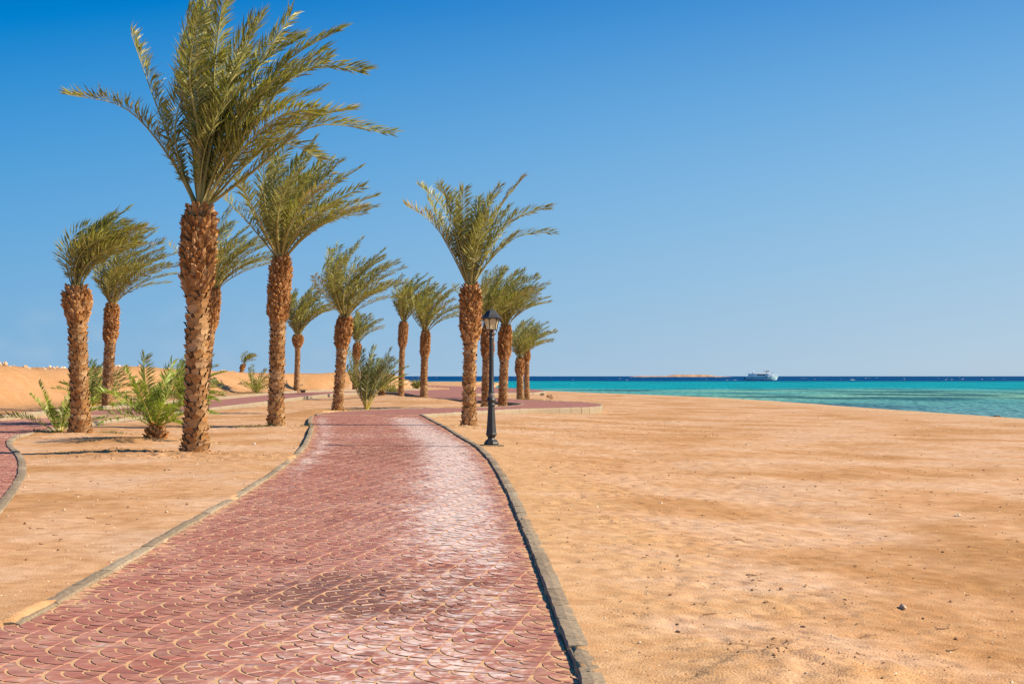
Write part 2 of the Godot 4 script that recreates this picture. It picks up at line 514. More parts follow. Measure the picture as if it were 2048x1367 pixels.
func sand_colour(x: float, z: float, h: float) -> Color:
	var d := -z
	var base := Color(0.690, 0.440, 0.258)
	var n := noise.get_noise_2d(x * 0.16 + 30.0, z * 0.16)
	var n2 := noise.get_noise_2d(x * 0.55 - 20.0, z * 0.55)
	var n3 := fine.get_noise_2d(x * 3.0, z * 3.0)
	# browner and paler sands lie in patches
	base = base.lerp(Color(0.530, 0.300, 0.130), clampf((n + n2 * 0.45 - 0.06) * 2.0, 0, 0.75))
	base = base.lerp(Color(0.745, 0.530, 0.375), clampf((-n - n2 * 0.5 - 0.02) * 2.2, 0, 0.9))
	base = base.lerp(Color(0.50, 0.285, 0.135), clampf((n3 + n2 * 0.4 - 0.1) * 0.8, 0, 0.4))
	if x > -3.0 and d > 20.0:
		var s := (x_at(SHORE, z) - x) * 0.93
		base = base.lerp(Color(0.70, 0.52, 0.35), clampf(1.0 - absf(s - 3.5) / 4.5, 0, 1) * 0.8)   # bleached shell sand along the water
	# coarser brown sand out on the flat, loose yellow sand blown up against the kerb
	if d < 58.0 and x > -3.0:
		var off := x - x_at(RIGHT_EDGE, z)
		base = base.lerp(Color(0.50, 0.285, 0.125), clampf((off - 1.6 + n2 * 1.2) / 2.2, 0, 1) * clampf((16.0 - d + n * 6.0) / 7.0, 0, 0.55))
		base = base.lerp(Color(0.72, 0.475, 0.265), clampf((1.7 - off + n2 * 1.3) / 1.2, 0, 0.8))
	if x < -22.0:
		base = base.lerp(Color(0.54, 0.325, 0.165), 0.75)
	for mo in MOUNDS:
		var q := Vector2((x - mo[0]) / mo[2], (z - mo[1]) / mo[3]).length_squared()
		if q < 4.0:
			base = base.lerp(Color(0.47, 0.275, 0.125), exp(-q) * clampf(0.35 + n3, 0, 0.8) * mo[5])
	return base

func grid_lines() -> Array:
	var xs := PackedFloat32Array()
	var x := 0.0
	var right := PackedFloat32Array()
	while x < 56.0:
		right.append(x)
		x += 0.05 if x < 4.0 else 0.075 if x < 6.0 else minf(0.075 + (x - 6.0) * 0.03, 1.2)
	var left := PackedFloat32Array()
	x = -0.075
	while x > -190.0:
		left.append(x)
		x -= 0.075 if x > -7.0 else minf(0.075 + (-7.0 - x) * 0.028, 2.5)
	left.reverse()
	xs.append_array(left)
	xs.append_array(right)
	var zs := PackedFloat32Array()
	var d := 4.0
	while d < 420.0:
		zs.append(-d)
		d += maxf(0.055, d * 0.0066)
	return [xs, zs]

func make_ground() -> void:
	var lines := grid_lines()
	var xs: PackedFloat32Array = lines[0]
	var zs: PackedFloat32Array = lines[1]
	var nx := xs.size()
	var nz := zs.size()
	var v := PackedVector3Array()
	var c := PackedColorArray()
	var nn := PackedVector3Array()
	v.resize(nx * nz)
	c.resize(nx * nz)
	nn.resize(nx * nz)
	for j in nz:
		var z := zs[j]
		for i in nx:
			var x := xs[i]
			var h := 0.0
			var k := j * nx + i
			if x > 0.55 * -z + 14.0 or (x < 0.55 * z - 30.0):
				h = 2.2 if x < -30.0 else (-1.5 if x > x_at(SHORE, z) else 0.0)
				c[k] = Color(0.69, 0.455, 0.25)
			else:
				h = ground_height(x, z)
				c[k] = sand_colour(x, z, h)
			v[k] = Vector3(x, h, z)
	for j in nz:
		for i in nx:
			var k := j * nx + i
			var a := v[k + 1] if i < nx - 1 else v[k]
			var b := v[k - 1] if i > 0 else v[k]
			var e := v[k + nx] if j < nz - 1 else v[k]
			var f := v[k - nx] if j > 0 else v[k]
			var n := (a - b).cross(f - e)       # x to the right, f nearer (+z)
			nn[k] = (-n if n.y < 0 else n).normalized()
	var idx := PackedInt32Array()
	idx.resize((nx - 1) * (nz - 1) * 6)
	var t := 0
	for j in nz - 1:
		for i in nx - 1:
			var k := j * nx + i
			idx[t] = k; idx[t + 1] = k + nx; idx[t + 2] = k + 1
			idx[t + 3] = k + 1; idx[t + 4] = k + nx; idx[t + 5] = k + nx + 1
			t += 6
	var arr := []
	arr.resize(Mesh.ARRAY_MAX)
	arr[Mesh.ARRAY_VERTEX] = v
	arr[Mesh.ARRAY_NORMAL] = nn
	arr[Mesh.ARRAY_COLOR] = c
	arr[Mesh.ARRAY_INDEX] = idx
	var am := ArrayMesh.new()
	am.add_surface_from_arrays(Mesh.PRIMITIVE_TRIANGLES, arr)
	am.surface_set_material(0, M.sand)
	var o := MeshInstance3D.new()
	o.mesh = am
	put(o, "ground", "orange sand of the beach, verges and long bank", "sand", "", "structure")

# ---------------------------------------------------------------- paving

func flat_sheet(outline: PackedVector2Array, y: float, m: Material, colour := Color(1, 1, 1)) -> ArrayMesh:
	var t := Tris.new()
	var idx := Geometry2D.triangulate_polygon(outline)
	if idx.is_empty():
		push_warning("outline not filled")
	for i in range(0, idx.size(), 3):
		var a := outline[idx[i]]
		var b := outline[idx[i + 1]]
		var d := outline[idx[i + 2]]
		t.tri(Vector3(a.x, y, a.y), Vector3(b.x, y, b.y), Vector3(d.x, y, d.y), colour)
	return t.mesh(m)

func inset(p: PackedVector2Array, by: float) -> PackedVector2Array:
	var n := p.size()
	var cw := Geometry2D.is_polygon_clockwise(p)
	var out := PackedVector2Array()
	for i in n:
		var a := p[posmod(i - 1, n)]
		var b := p[i]
		var d := p[(i + 1) % n]
		var n1 := (b - a).orthogonal().normalized()
		var n2 := (d - b).orthogonal().normalized()
		var m := (n1 + n2)
		var l := m.length()
		if l < 0.3:
			out.append(b)
			continue
		m /= l
		var k := by / maxf(m.dot(n1), 0.45)
		out.append(b + m * (k if not cw else -k) * -1.0)
	return out

func stone(t: Tris, p: PackedVector2Array, y: float, k: Color, tilt: Vector2) -> bool:
	# one paving stone: flat top, worn slanting edge down into the joint
	if p.size() < 3:
		return false
	var low := inset(p, 0.0034)
	var area := 0.0
	for i in p.size():
		area += p[i].cross(p[(i + 1) % p.size()])
	if absf(area) * 0.5 < 0.0012:
		return false
	var top := inset(p, 0.0068)
	var idx := Geometry2D.triangulate_polygon(top)
	var c := Vector2.ZERO
	for q in p:
		c += q
	c /= p.size()
	if idx.is_empty():
		for i in top.size():
			top[i] = c.lerp(p[i], 0.8)
			low[i] = c.lerp(p[i], 0.88)
		idx = Geometry2D.triangulate_polygon(top)
		if idx.is_empty():
			return false
	for i in range(0, idx.size(), 3):
		var q := [top[idx[i]], top[idx[i + 1]], top[idx[i + 2]]]
		t.tri(Vector3(q[0].x, y + (q[0] - c).dot(tilt), q[0].y), Vector3(q[1].x, y + (q[1] - c).dot(tilt), q[1].y), Vector3(q[2].x, y + (q[2] - c).dot(tilt), q[2].y), k)
	var n := p.size()
	for i in n:
		var j := (i + 1) % n
		var a := Vector3(top[i].x, y + (top[i] - c).dot(tilt), top[i].y)
		var b := Vector3(top[j].x, y + (top[j] - c).dot(tilt), top[j].y)
		var e := Vector3(low[j].x, -0.014, low[j].y)
		var f := Vector3(low[i].x, -0.014, low[i].y)
		t.quad(a, b, e, f, k)
	return true

func fan_stones() -> Array:
	# one square bay of the fan pattern, side 1: two rings and a wedge round the far right corner, and the corner left over
	var out := []
	var o := Vector2(1, 1)
	var arc := func(r0: Variant, r1: Variant, a0: float, a1: float, n: int) -> PackedVector2Array:
		var p := PackedVector2Array()
		for i in n + 1:
			var a := lerpf(a0, a1, float(i) / n)
			p.append(o + Vector2.from_angle(deg_to_rad(a)) * (r1.call(a) if r1 is Callable else r1))
		if r0 is float:
			p.append(o)
		else:
			for i in n + 1:
				var a := lerpf(a1, a0, float(i) / n)
				p.append(o + Vector2.from_angle(deg_to_rad(a)) * r0.call(a))
		return p
	# the inner ring runs a little off centre
	var ring := func(a: float) -> float: return lerpf(0.76, 0.54, (a - 180.0) / 90.0)
	var core := func(a: float) -> float: return lerpf(0.40, 0.24, (a - 180.0) / 90.0)
	for a in [[179.35, 204.0], [203.5, 226.5], [226.0, 248.5], [248.0, 270.65]]:
		out.append(arc.call(ring, 0.978, a[0], a[1], 3))
	for a in [[179.2, 224.3], [223.5, 270.8]]:
		out.append(arc.call(core, func(q: float) -> float: return ring.call(q) - 0.012, a[0], a[1], 3))
	out.append(arc.call(0.0, core, 178.8, 271.2, 3))
	# the corner outside the arc, in two stones that meet on the diagonal
	for half in 2:
		var corner := PackedVector2Array([Vector2(-0.006, -0.008)])
		var ends := [225.6, 203.0] if half else [247.0, 224.4]
		if half == 0:
			corner.append(Vector2(1.0 + cos(deg_to_rad(247.0)), -0.008))
		for i in 4:
			var a := deg_to_rad(lerpf(ends[0], ends[1], i / 3.0))
			corner.append(o + Vector2(cos(a), sin(a)))
		if half == 1:
			corner.append(Vector2(-0.006, 1.0 + sin(deg_to_rad(203.0))))
		out.append(corner)
	return out

func make_paving() -> void:
	# the bed of sand that fills the joints, near; the plain red surface, far
	var near_box := PackedVector2Array([Vector2(-60, -3), Vector2(60, -3), Vector2(60, -58.0), Vector2(-60, -58.0)])
	var far_box := PackedVector2Array([Vector2(-60, -58.0), Vector2(60, -58.0), Vector2(60, -260), Vector2(-60, -260)])
	var bed := Node3D.new()
	put(bed, "path", "red fan-patterned paved path running along the shore", "path", "", "structure")
	var nears := Geometry2D.intersect_polygons(RED, near_box)
	for p in nears:
		part(bed, "sand_bed", flat_sheet(p, -0.0036, M.joint, Color(0.62, 0.40, 0.225)))
	var far := Node3D.new()
	put(far, "path", "red paved path loops and junction beyond the lamp post", "path", "", "structure")
	for p in Geometry2D.intersect_polygons(RED, far_box):
		part(far, "paved_surface", flat_sheet(p, 0.0, M.far_paving))
	var side := 0.326
	var th := deg_to_rad(9.6)
	var su := Vector2(cos(th), sin(th)) * side          # along the row (x, z)
	var tv := Vector2(sin(th), -cos(th)) * side         # to the next row, away
	var origin := Vector2(-2.41, -8.31)
	var shapes := fan_stones()
	var r := RandomNumberGenerator.new()
	r.seed = 12
	var cells := []
	for j in range(-8, 175):
		for i in range(-70, 40):
			var c := origin + su * (i + 0.5) + tv * (j + 0.5)
			if c.y < -57.6 or c.y > -6.2:
				continue
			if absf(c.x) > -c.y * 0.372 + 1.0:
				continue
			if c.x < -10.0 and c.y < -40.0:
				if c.x < -14.0 and c.y < -57.0:
					continue
			cells.append([c, i, j])
	cells.sort_custom(func(a, b): return a[0].y > b[0].y)
	var rest := Tris.new()
	var singles := 0
	var half := side * 0.75
	for cell in cells:
		var c: Vector2 = cell[0]
		var o := origin + su * float(cell[1]) + tv * float(cell[2])
		var whole := true
		var any := false
		for k in [Vector2(-half, -half), Vector2(half, -half), Vector2(half, half), Vector2(-half, half), Vector2.ZERO]:
			if Geometry2D.is_point_in_polygon(c + k, RED):
				any = true
			else:
				whole = false
		if not any:
			continue
		for s in shapes:
			var p := PackedVector2Array()
			for q in s:
				p.append(o + su * q.x + tv * q.y)
			var pieces := [p]
			if not whole:
				pieces = Geometry2D.intersect_polygons(p, RED)
			var g := r.randf_range(0.84, 1.14) if r.randf() < 0.9 else r.randf_range(0.66, 1.28)
			var warm := r.randf_range(-0.05, 0.05)
			var col := Color(g * (1.0 + warm), g, g * (1.0 - warm))
			var y := r.randf_range(-0.0018, 0.0018) if r.randf() < 0.93 else r.randf_range(-0.0035, 0.005)
			var tilt := Vector2(r.randf_range(-0.012, 0.012), r.randf_range(-0.012, 0.012))
			for piece in pieces:
				var mid := Vector2.ZERO
				for q in piece:
					mid += q
				mid /= piece.size()
				if singles < 300 and mid.y < -7.0 and absf(mid.x) < -mid.y * 0.366:
					var t := Tris.new()
					if stone(t, piece, y, col, tilt):
						part(bed, "paver", t.mesh(M.paver))
						singles += 1
				else:
					stone(rest, piece, y, col, tilt)
	var ro := part(bed, "paver_field", rest.mesh(M.paver))
	ro.set_meta("kind", "stuff")
	print("pavers ", singles, " + ", rest.v.size() / 3, " triangles")

var kerb_meshes := []

func make_kerb_meshes() -> void:
	# a cast stone one unit long, wide and high, with worn edges
	for k in 4:
		var r := RandomNumberGenerator.new()
		r.seed = 100 + k
		var n := 7
		var ring := [Vector2(-0.5, 0.0), Vector2(-0.5, 0.93), Vector2(-0.42, 0.99), Vector2(0.0, 1.0), Vector2(0.42, 0.99), Vector2(0.5, 0.93), Vector2(0.5, 0.0)]
		var pts := []
		for i in n:
			var row := []
			for q in ring.size():
				var p: Vector2 = ring[q]
				var wear := 1.0 if q in [1, 2, 4, 5] else 0.3
				var end := 0.016 if (i == 0 or i == n - 1) and q in [2, 3, 4] else 0.0
				row.append(Vector3(p.x + r.randf_range(-0.02, 0.02) * wear, p.y - end - absf(r.randf_range(0.0, 0.026)) * wear - (0.03 if r.randf() < 0.12 else 0.0) * wear, -0.5 + float(i) / (n - 1)))
			pts.append(row)
		var t := Tris.new()
		for i in n - 1:
			for q in ring.size() - 1:
				t.quad(pts[i][q], pts[i][q + 1], pts[i + 1][q + 1], pts[i + 1][q], Color.WHITE)
		for e in [0, n - 1]:
			for q in range(1, ring.size() - 1):
				t.tri(pts[e][0], pts[e][q], pts[e][q + 1], Color.WHITE)
		kerb_meshes.append(t.mesh(null))

func kerb(line: PackedVector2Array, side: float, width: float, top: float, foot: float, length: float, label: String, mats: Array, seed_: int) -> Node3D:
	var o := Node3D.new()
	put(o, "kerb", label, "kerb", "", "structure")
	var r := RandomNumberGenerator.new()
	r.seed = seed_
	var curve := Curve2D.new()
	for p in line:
		curve.add_point(p)
	curve.bake_interval = 0.1
	var total := curve.get_baked_length()
	var count := int(total / length)
	for i in count:
		var a := curve.sample_baked(i * total / count)
		var b := curve.sample_baked((i + 1) * total / count)
		var dir := (b - a).normalized()
		var out := dir.orthogonal() * side
		var mid := (a + b) * 0.5 + out * (width * 0.5 + r.randf_range(-0.005, 0.005))
		var l := a.distance_to(b) - r.randf_range(0.006, 0.016)
		var up := top + r.randf_range(-0.006, 0.006)
		var basis := Basis(Vector3(dir.y, 0, -dir.x) * width, Vector3(0, up - foot, 0), Vector3(dir.x, 0, dir.y) * l)
		basis = Basis(Vector3.UP, r.randf_range(-0.006, 0.006)) * basis
		part(o, "kerb_stone", kerb_meshes[r.randi() % 4], Transform3D(basis, Vector3(mid.x, foot, mid.y)), mats[r.randi() % mats.size()])
	return o

func make_kerbs() -> void:
	make_kerb_meshes()
	var mid: Array = M.kerb
	var pale := [M.kerb[3], M.kerb_pale, M.kerb_pale]
	var right := kerb(RIGHT_EDGE.slice(1), -1.0, 0.135, 0.040, -0.25, 0.72, "grey concrete kerb between the red path and the open beach", mid, 1)
	# one stone carries a white patch of salt
	var n := 0
	for ch in right.get_children():
		if ch.position.z < -18.6 and n < 1:
			ch.material_override = M.kerb_pale
			n += 1
	kerb(LEFT_EDGE, 1.0, 0.125, 0.024, -0.25, 0.80, "grey kerb along the path side of the planted sand island", mid, 2)
	kerb(ISLAND_REST.slice(0, 20), 1.0, 0.16, 0.03, -0.55, 0.85, "kerb round the seaward tip of the planted island", mid, 3)
	kerb(ISLAND_REST.slice(19, 32), 1.0, 0.16, 0.03, -0.55, 0.9, "pale kerb wall between planted island and inland path", pale, 4)
	kerb(ISLAND_REST.slice(31, 45), 1.0, 0.14, 0.03, -0.25, 0.8, "kerb curving round the landward corner of the sand island", mid, 5)
	kerb(PLATFORM.slice(0, 17), -1.0, 0.16, 0.02, -0.75, 0.80, "pale kerb wall round the raised paved loop above the beach", pale, 6)
	kerb(PLATFORM.slice(16, 26), -1.0, 0.16, 0.03, -0.75, 0.9, "kerb of the far paved strip next to the water", pale, 7)
	var far := OUTER_LEFT.slice(4, 17)
	far.reverse()
	kerb(far, 1.0, 0.18, 0.20, -0.3, 0.95, "raised pale kerb at the foot of the sand bank", pale, 8)

# ---------------------------------------------------------------- date palms

var scale_meshes := []
var stub_meshes := []

func make_boot_meshes() -> void:
	# x across, y up the trunk, z outward; one unit wide and one high
	for k in 3:
		var r := RandomNumberGenerator.new()
		r.seed = 200 + k
		var rows := []
		for q in [[-0.55, 0.55, 0.0], [-0.02, 1.0, 0.22], [0.36, 0.80, 0.42]]:
			var row := []
			for i in 4:
				var u := (i - 1.5) / 3.0
				var round_ := 1.0 - absf(u) * 0.9
				row.append(Vector3(u * q[1] + r.randf_range(-0.04, 0.04), q[0] - absf(u) * 0.30 * (1.0 if q[0] > 0.2 else 0.3) + r.randf_range(-0.06, 0.06), q[2] * round_ + r.randf_range(-0.02, 0.02)))
			rows.append(row)
		var t := Tris.new()
		for j in 2:
			for i in 3:
				t.quad(rows[j][i], rows[j][i + 1], rows[j + 1][i + 1], rows[j + 1][i], Color.WHITE)
		for i in 3:                                  # the cut upper face
			var a: Vector3 = rows[2][i]
			var b: Vector3 = rows[2][i + 1]
			t.quad(a, b, Vector3(b.x * 0.9, b.y - 0.06, -0.08), Vector3(a.x * 0.9, a.y - 0.06, -0.08), Color.WHITE)
		scale_meshes.append(t.mesh(null))
	for k in 3:
		var r := RandomNumberGenerator.new()
		r.seed = 300 + k
		var lo := []
		var mid := []
		var hi := []
		for q in [Vector2(-0.5, -0.18), Vector2(0.5, -0.18), Vector2(0.34, 0.2), Vector2(-0.34, 0.2)]:
			lo.append(Vector3(q.x * 1.25, -0.45, q.y - 0.02))
			mid.append(Vector3(q.x * 0.95 + r.randf_range(-0.05, 0.05), 0.15, q.y * 0.95 + 0.18))
			hi.append(Vector3(q.x * 0.62 + r.randf_range(-0.08, 0.08), 0.62 + r.randf_range(-0.14, 0.14), q.y * 0.7 + 0.46 + r.randf_range(-0.05, 0.05)))
		var t := Tris.new()
		for i in 4:
			var j := (i + 1) % 4
			t.quad(lo[i], lo[j], mid[j], mid[i], Color.WHITE)
			t.quad(mid[i], mid[j], hi[j], hi[i], Color.WHITE)
		t.quad(hi[0], hi[1], hi[2], hi[3], Color.WHITE)
		stub_meshes.append(t.mesh(null))

func trunk_radius(o: Dictionary, y: float) -> float:
	var H: float = o.h
	var rm: float = o.rm
	var r: float = rm + (o.rb - rm) * exp(-y * 3.2)
	var yb: float = H - o.bulge
	r = lerpf(r, o.rt, smoothstep(yb - 0.45, yb + 0.45, y))
	if y > H - 0.35:
		r *= lerpf(1.0, 0.62, (y - H + 0.35) / 0.35)
	return r * 0.86

func trunk_centre(o: Dictionary, y: float) -> Vector3:
	var t: float = maxf(y, 0.0) / o.h
	var l: Vector3 = o.lean
	return Vector3(l.x * pow(t, 1.4) + sin(t * 5.0 + o.seed) * 0.03 * t, y, l.z * t)

func make_trunk(o: Dictionary, root: Node3D) -> void:
	var H: float = o.h
	var t := Tris.new()
	var n := 14
	var rows := int(H / 0.12)
	var r := RandomNumberGenerator.new()
	r.seed = 500 + int(o.seed)
	var last := []
	for j in rows + 1:
		var y := H * j / rows - (0.15 if j == 0 else 0.0)
		var ring := []
		for i in n:
			var a := TAU * i / n
			var rad := trunk_radius(o, maxf(y, 0.0)) * 0.95 * (1.0 + r.randf_range(-0.03, 0.03) + (0.035 if j % 2 else -0.02))
			ring.append(trunk_centre(o, y) + Vector3(cos(a) * rad, 0, sin(a) * rad))
		if j > 0:
			for i in n:
				var k := (i + 1) % n
				t.quad(last[i], last[k], ring[k], ring[i], Color.WHITE)
		last = ring
	for i in n:
		t.tri(last[i], last[(i + 1) % n], trunk_centre(o, H + 0.08), Color.WHITE)
	var trunk := part(root, "trunk", t.mesh(M.trunk))
	# leaf bases in a spiral: broad worn ones below, crowded stubs above
	var spots := []
	var yb: float = H - o.bulge
	var y := 0.03
	var row := 0
	var s: float = o.get("boot", 1.0)
	while y < H - 0.02:
		var up := y > yb - 0.1
		var rad := trunk_radius(o, y)
		var w := (0.105 if up else 0.175) * s
		var high := (0.17 if up else 0.165) * s
		var count := int(TAU * rad / (w * (0.98 if up else 0.92)))
		for i in count:
			var a := TAU * (i + 0.5 * (row % 2)) / count + r.randf_range(-0.09, 0.09) + row * 0.07
			var out := Vector3(cos(a), 0, sin(a))
			var tilt := r.randf_range(-0.12, 0.12)
			var k := r.randf_range(0.78, 1.3)
			if up and y < yb + 0.25:
				k *= r.randf_range(1.0, 1.6)
			var across := Vector3.UP.cross(out)
			var basis := Basis(across, Vector3.UP, out) * Basis(Vector3(0, 0, 1), tilt)
			if up:
				basis = basis * Basis(Vector3(1, 0, 0), r.randf_range(-0.1, 0.35))
			var depth := (0.17 if up else 0.20) * s * r.randf_range(0.7, 1.35)
			basis = basis * Basis.from_scale(Vector3(w * k, high * k, depth))
			var at := trunk_centre(o, y + r.randf_range(-0.045, 0.045)) + out * rad * 0.93
			spots.append([Transform3D(basis, at), up, r.randi() % 3, r.randi() % 4, out.dot(Vector3(-root.position.x, 0, -root.position.z).normalized())])
		y += (0.068 if up else 0.112) * s
		row += 1
	var singles: int = o.get("singles", 0)
	if singles > 0:
		spots.sort_custom(func(a, b): return a[4] > b[4])
	for i in mini(singles, spots.size()):
		var q: Array = spots[i]
		part(trunk, "leaf_base", stub_meshes[q[2]] if q[1] else scale_meshes[q[2]], q[0], M.stub[q[3]] if q[1] else M.scale[q[3]])
	if spots.size() > singles:
		for up in [false, true]:
			var rest := []
			for i in range(singles, spots.size()):
				if spots[i][1] == up:
					rest.append(spots[i])
			if rest.is_empty():
				continue
			var all := Tris.new()
			for q in rest:
				var src: ArrayMesh = stub_meshes[q[2]] if up else scale_meshes[q[2]]
				var arrays := src.surface_get_arrays(0)
				var sv: PackedVector3Array = arrays[Mesh.ARRAY_VERTEX]
				var sc: PackedColorArray = arrays[Mesh.ARRAY_COLOR]
				var base: Color = (M.stub[q[3]] if up else M.scale[q[3]]).albedo_color.srgb_to_linear()
				for i in sv.size():
					all.v.push_back(q[0] * sv[i])
					all.c.push_back(base * sc[i])
			var many := part(trunk, "stub_cover" if up else "leaf_base_cover", all.mesh(M.fibre_many))
			many.set_meta("kind", "stuff")

func catmull(p: Array, t: float) -> Vector3:
	var n := p.size() - 1
	var f := clampf(t, 0, 0.9999) * n
	var i := int(f)
	var u := f - i
	var a: Vector3 = p[maxi(i - 1, 0)]
	var b: Vector3 = p[i]
	var c: Vector3 = p[i + 1]
	var d: Vector3 = p[mini(i + 2, n)]
	if i == 0:
		a = b * 2.0 - c
	return 0.5 * ((2.0 * b) + (c - a) * u + (2.0 * a - 5.0 * b + 4.0 * c - d) * u * u + (3.0 * b - a - 3.0 * c + d) * u * u * u)

func make_frond(pts: Array, o: Dictionary, r: RandomNumberGenerator, look: int) -> ArrayMesh:
	# pts: the midrib from base to tip. look 0 green, 1 yellowish, 2 with a dry end
	var n := 14
	var rib := []
	for i in n + 1:
		rib.append(catmull(pts, float(i) / n))
	var length := 0.0
	for i in n:
		length += rib[i].distance_to(rib[i + 1])
	var am := ArrayMesh.new()
	var stalk := Tris.new()
	var leaves := Tris.new()
	var flat: Vector3 = rib[n] - rib[0]
	flat.y = 0
	var az := flat.normalized() if flat.length() > 0.15 else Vector3(cos(r.randf() * TAU), 0, sin(r.randf() * TAU))
	var side0 := az.cross(Vector3.UP).normalized()
	var roll := r.randf_range(-0.7, 0.7)
	var thick: float = o.get("thick", 1.0)
	var green: Color = o.green
	var stalk_c: Color = o.stalk
	var frames := []
	for i in n + 1:
		var tan: Vector3 = (rib[mini(i + 1, n)] - rib[maxi(i - 1, 0)]).normalized()
		var s := (side0 - tan * side0.dot(tan)).normalized().rotated(tan, roll * (0.4 + 0.6 * i / n))
		frames.append([tan, s, s.cross(tan).normalized()])
	for i in n:
		var ring := []
		for q in [i, i + 1]:
			var t := float(q) / n
			var w := (0.040 * pow(1.0 - t, 1.1) + 0.006) * thick * length / 4.0
			if q == 0:
				w *= 1.7
			var f: Array = frames[q]
			ring.append([rib[q] + f[1] * w, rib[q] + f[2] * w * 0.7, rib[q] - f[1] * w, rib[q] - f[2] * w * 0.7])
		var kc := stalk_c.lerp(green, clampf(float(i) / n * 1.1 - 0.1, 0, 0.75))
		for q in 4:
			var k := (q + 1) % 4
			stalk.quad(ring[0][q], ring[0][k], ring[1][k], ring[1][q], kc)
	var pairs := int(length / (o.gap as float))
	var wind: Vector3 = o.wind
	var first: float = o.get("bare", 0.17)
	for j in pairs:
		for sd in [-1.0, 1.0]:
			var t := lerpf(first, 0.995, (j + r.randf_range(-0.35, 0.35)) / pairs)
			t = clampf(t, first * 0.8, 0.995)
			var f := t * n
			var i := mini(int(f), n - 1)
			var u := f - i
			var p: Vector3 = rib[i].lerp(rib[i + 1], u)
			var tan: Vector3 = frames[i][0]
			var s: Vector3 = frames[i][1].lerp(frames[i + 1][1], u)
			var nn: Vector3 = frames[i][2].lerp(frames[i + 1][2], u)
			var ang := deg_to_rad(lerpf(62.0, 37.0, pow(t, 1.3)) + r.randf_range(-9, 9))
			var dih := deg_to_rad(r.randf_range(8, 48))
			var dir: Vector3 = tan * cos(ang) + (s * sd * cos(dih) + nn * sin(dih)) * sin(ang)
			dir = (dir + wind * r.randf_range(0.02, 0.2)).normalized()
			var shape := clampf((t - first) / 0.2, 0.35, 1.0) * (1.0 - 0.38 * pow(clampf((t - 0.5) / 0.5, 0, 1), 1.8))
			var ll: float = o.leaf * shape * r.randf_range(0.8, 1.15)
			var lw: float = o.wide * r.randf_range(0.8, 1.2)
			var wv: Vector3 = dir.cross(nn).normalized().rotated(dir, r.randf_range(-0.9, 0.9)) * lw * 0.5
			var m: Vector3 = p + dir * ll * 0.45
			var droop: Vector3 = Vector3(0, -0.16, 0) + wind * 0.22
			var e: Vector3 = m + (dir + droop * r.randf_range(0.5, 1.6)).normalized() * ll * 0.55
			var c := green * r.randf_range(0.72, 1.28)
			var hue := r.randf()
			if look == 1 or hue < 0.12:
				c = c.lerp(Color(0.36, 0.33, 0.13), r.randf_range(0.25, 0.7))
			if hue > 0.93 or (look == 2 and t > 0.62 and r.randf() < 0.75):
				c = c.lerp(Color(0.42, 0.30, 0.16), r.randf_range(0.4, 0.9))
			c.a = 1.0
			leaves.tri(p, m - wv, m + wv, c)
			leaves.tri(m - wv, e, m + wv, c)
	stalk.onto(am, M.rachis)
	leaves.onto(am, M.leaf)
	return am

func make_crown(o: Dictionary, root: Node3D) -> void:
	var crown := Node3D.new()
	crown.name = "crown"
	crown.position = trunk_centre(o, o.h - 0.06) if o.h > 0.0 else Vector3(0, 0.02, 0)
	root.add_child(crown, true)
	var r := RandomNumberGenerator.new()
	r.seed = 900 + int(o.seed)
	var wind: Vector3 = o.wind
	for pts in o.get("given", []):
		var q := [Vector3.ZERO]
		var deep: float = pts[pts.size() - 1]
		var n: int = pts.size() - 1
		for i in n:
			var p: Vector2 = pts[i]
			q.append(Vector3(p.x, p.y, deep * pow(float(i + 1) / n, 1.3)))
		q[0] = Vector3(q[1].x * 0.06, 0.0, q[1].z * 0.2)
		part(crown, "frond", make_frond(q, o, r, 2 if r.randf() < 0.12 else (1 if r.randf() < 0.3 else 0)))
	var count: int = o.fronds
	for k in count:
		var az := k * 2.39996 + r.randf_range(-0.3, 0.3)
		var f := (k + 0.5) / count                          # inner upright to outer spread
		var tilt := deg_to_rad(lerpf(o.tilt0, o.tilt1, pow(f, 0.8)) + r.randf_range(-4, 4))
		var out := Vector3(cos(az), 0, sin(az))
		var d := Vector3.UP * cos(tilt) + out * sin(tilt)
		var L: float = o.length * r.randf_range(0.74, 1.08) * lerpf(1.0, 0.93, f)
		var p := out * trunk_radius(o, maxf(o.h - 0.2, 0.0)) * 0.35 * f if o.h > 0.0 else out * 0.05
		var q := [p]
		var push: float = o.bend * r.randf_range(0.55, 1.4)
		for i in 4:
			var t := (i + 1) / 4.0
			var dd := (d + (wind * push + out * 0.25 * f + Vector3(0, -o.sag * (0.5 + f), 0)) * pow(t, 1.55)).normalized()
			p = p + dd * L / 4.0
			q.append(p)
		part(crown, "frond", make_frond(q, o, r, 2 if r.randf() < 0.10 else (1 if r.randf() < 0.25 else 0)))

func palm(label: String, at: Vector2, o: Dictionary) -> Node3D:
	var root := Node3D.new()
	root.position = Vector3(at.x, ground_height(at.x, at.y) - 0.02 if not o.has("y") else o.y, at.y)
	put(root, o.get("called", "palm_tree"), label, o.get("category", "palm tree"), o.get("group", "date palms along the paths"))
	var base := {"lean": Vector3.ZERO, "rb": 0.30, "rm": 0.24, "rt": 0.30, "bulge": 1.3, "fronds": 26, "tilt0": 2.0, "tilt1": 40.0, "length": 3.7, "wind": Vector3(1, -0.05, 0.08), "bend": 0.95, "sag": 0.28,
		"gap": 0.055, "leaf": 0.54, "wide": 0.040, "green": Color(0.31, 0.305, 0.088), "stalk": Color(0.34, 0.29, 0.10), "singles": 0}
	base.merge(o, true)
	if base.h > 0.0:
		make_trunk(base, root)
	make_crown(base, root)
	return root

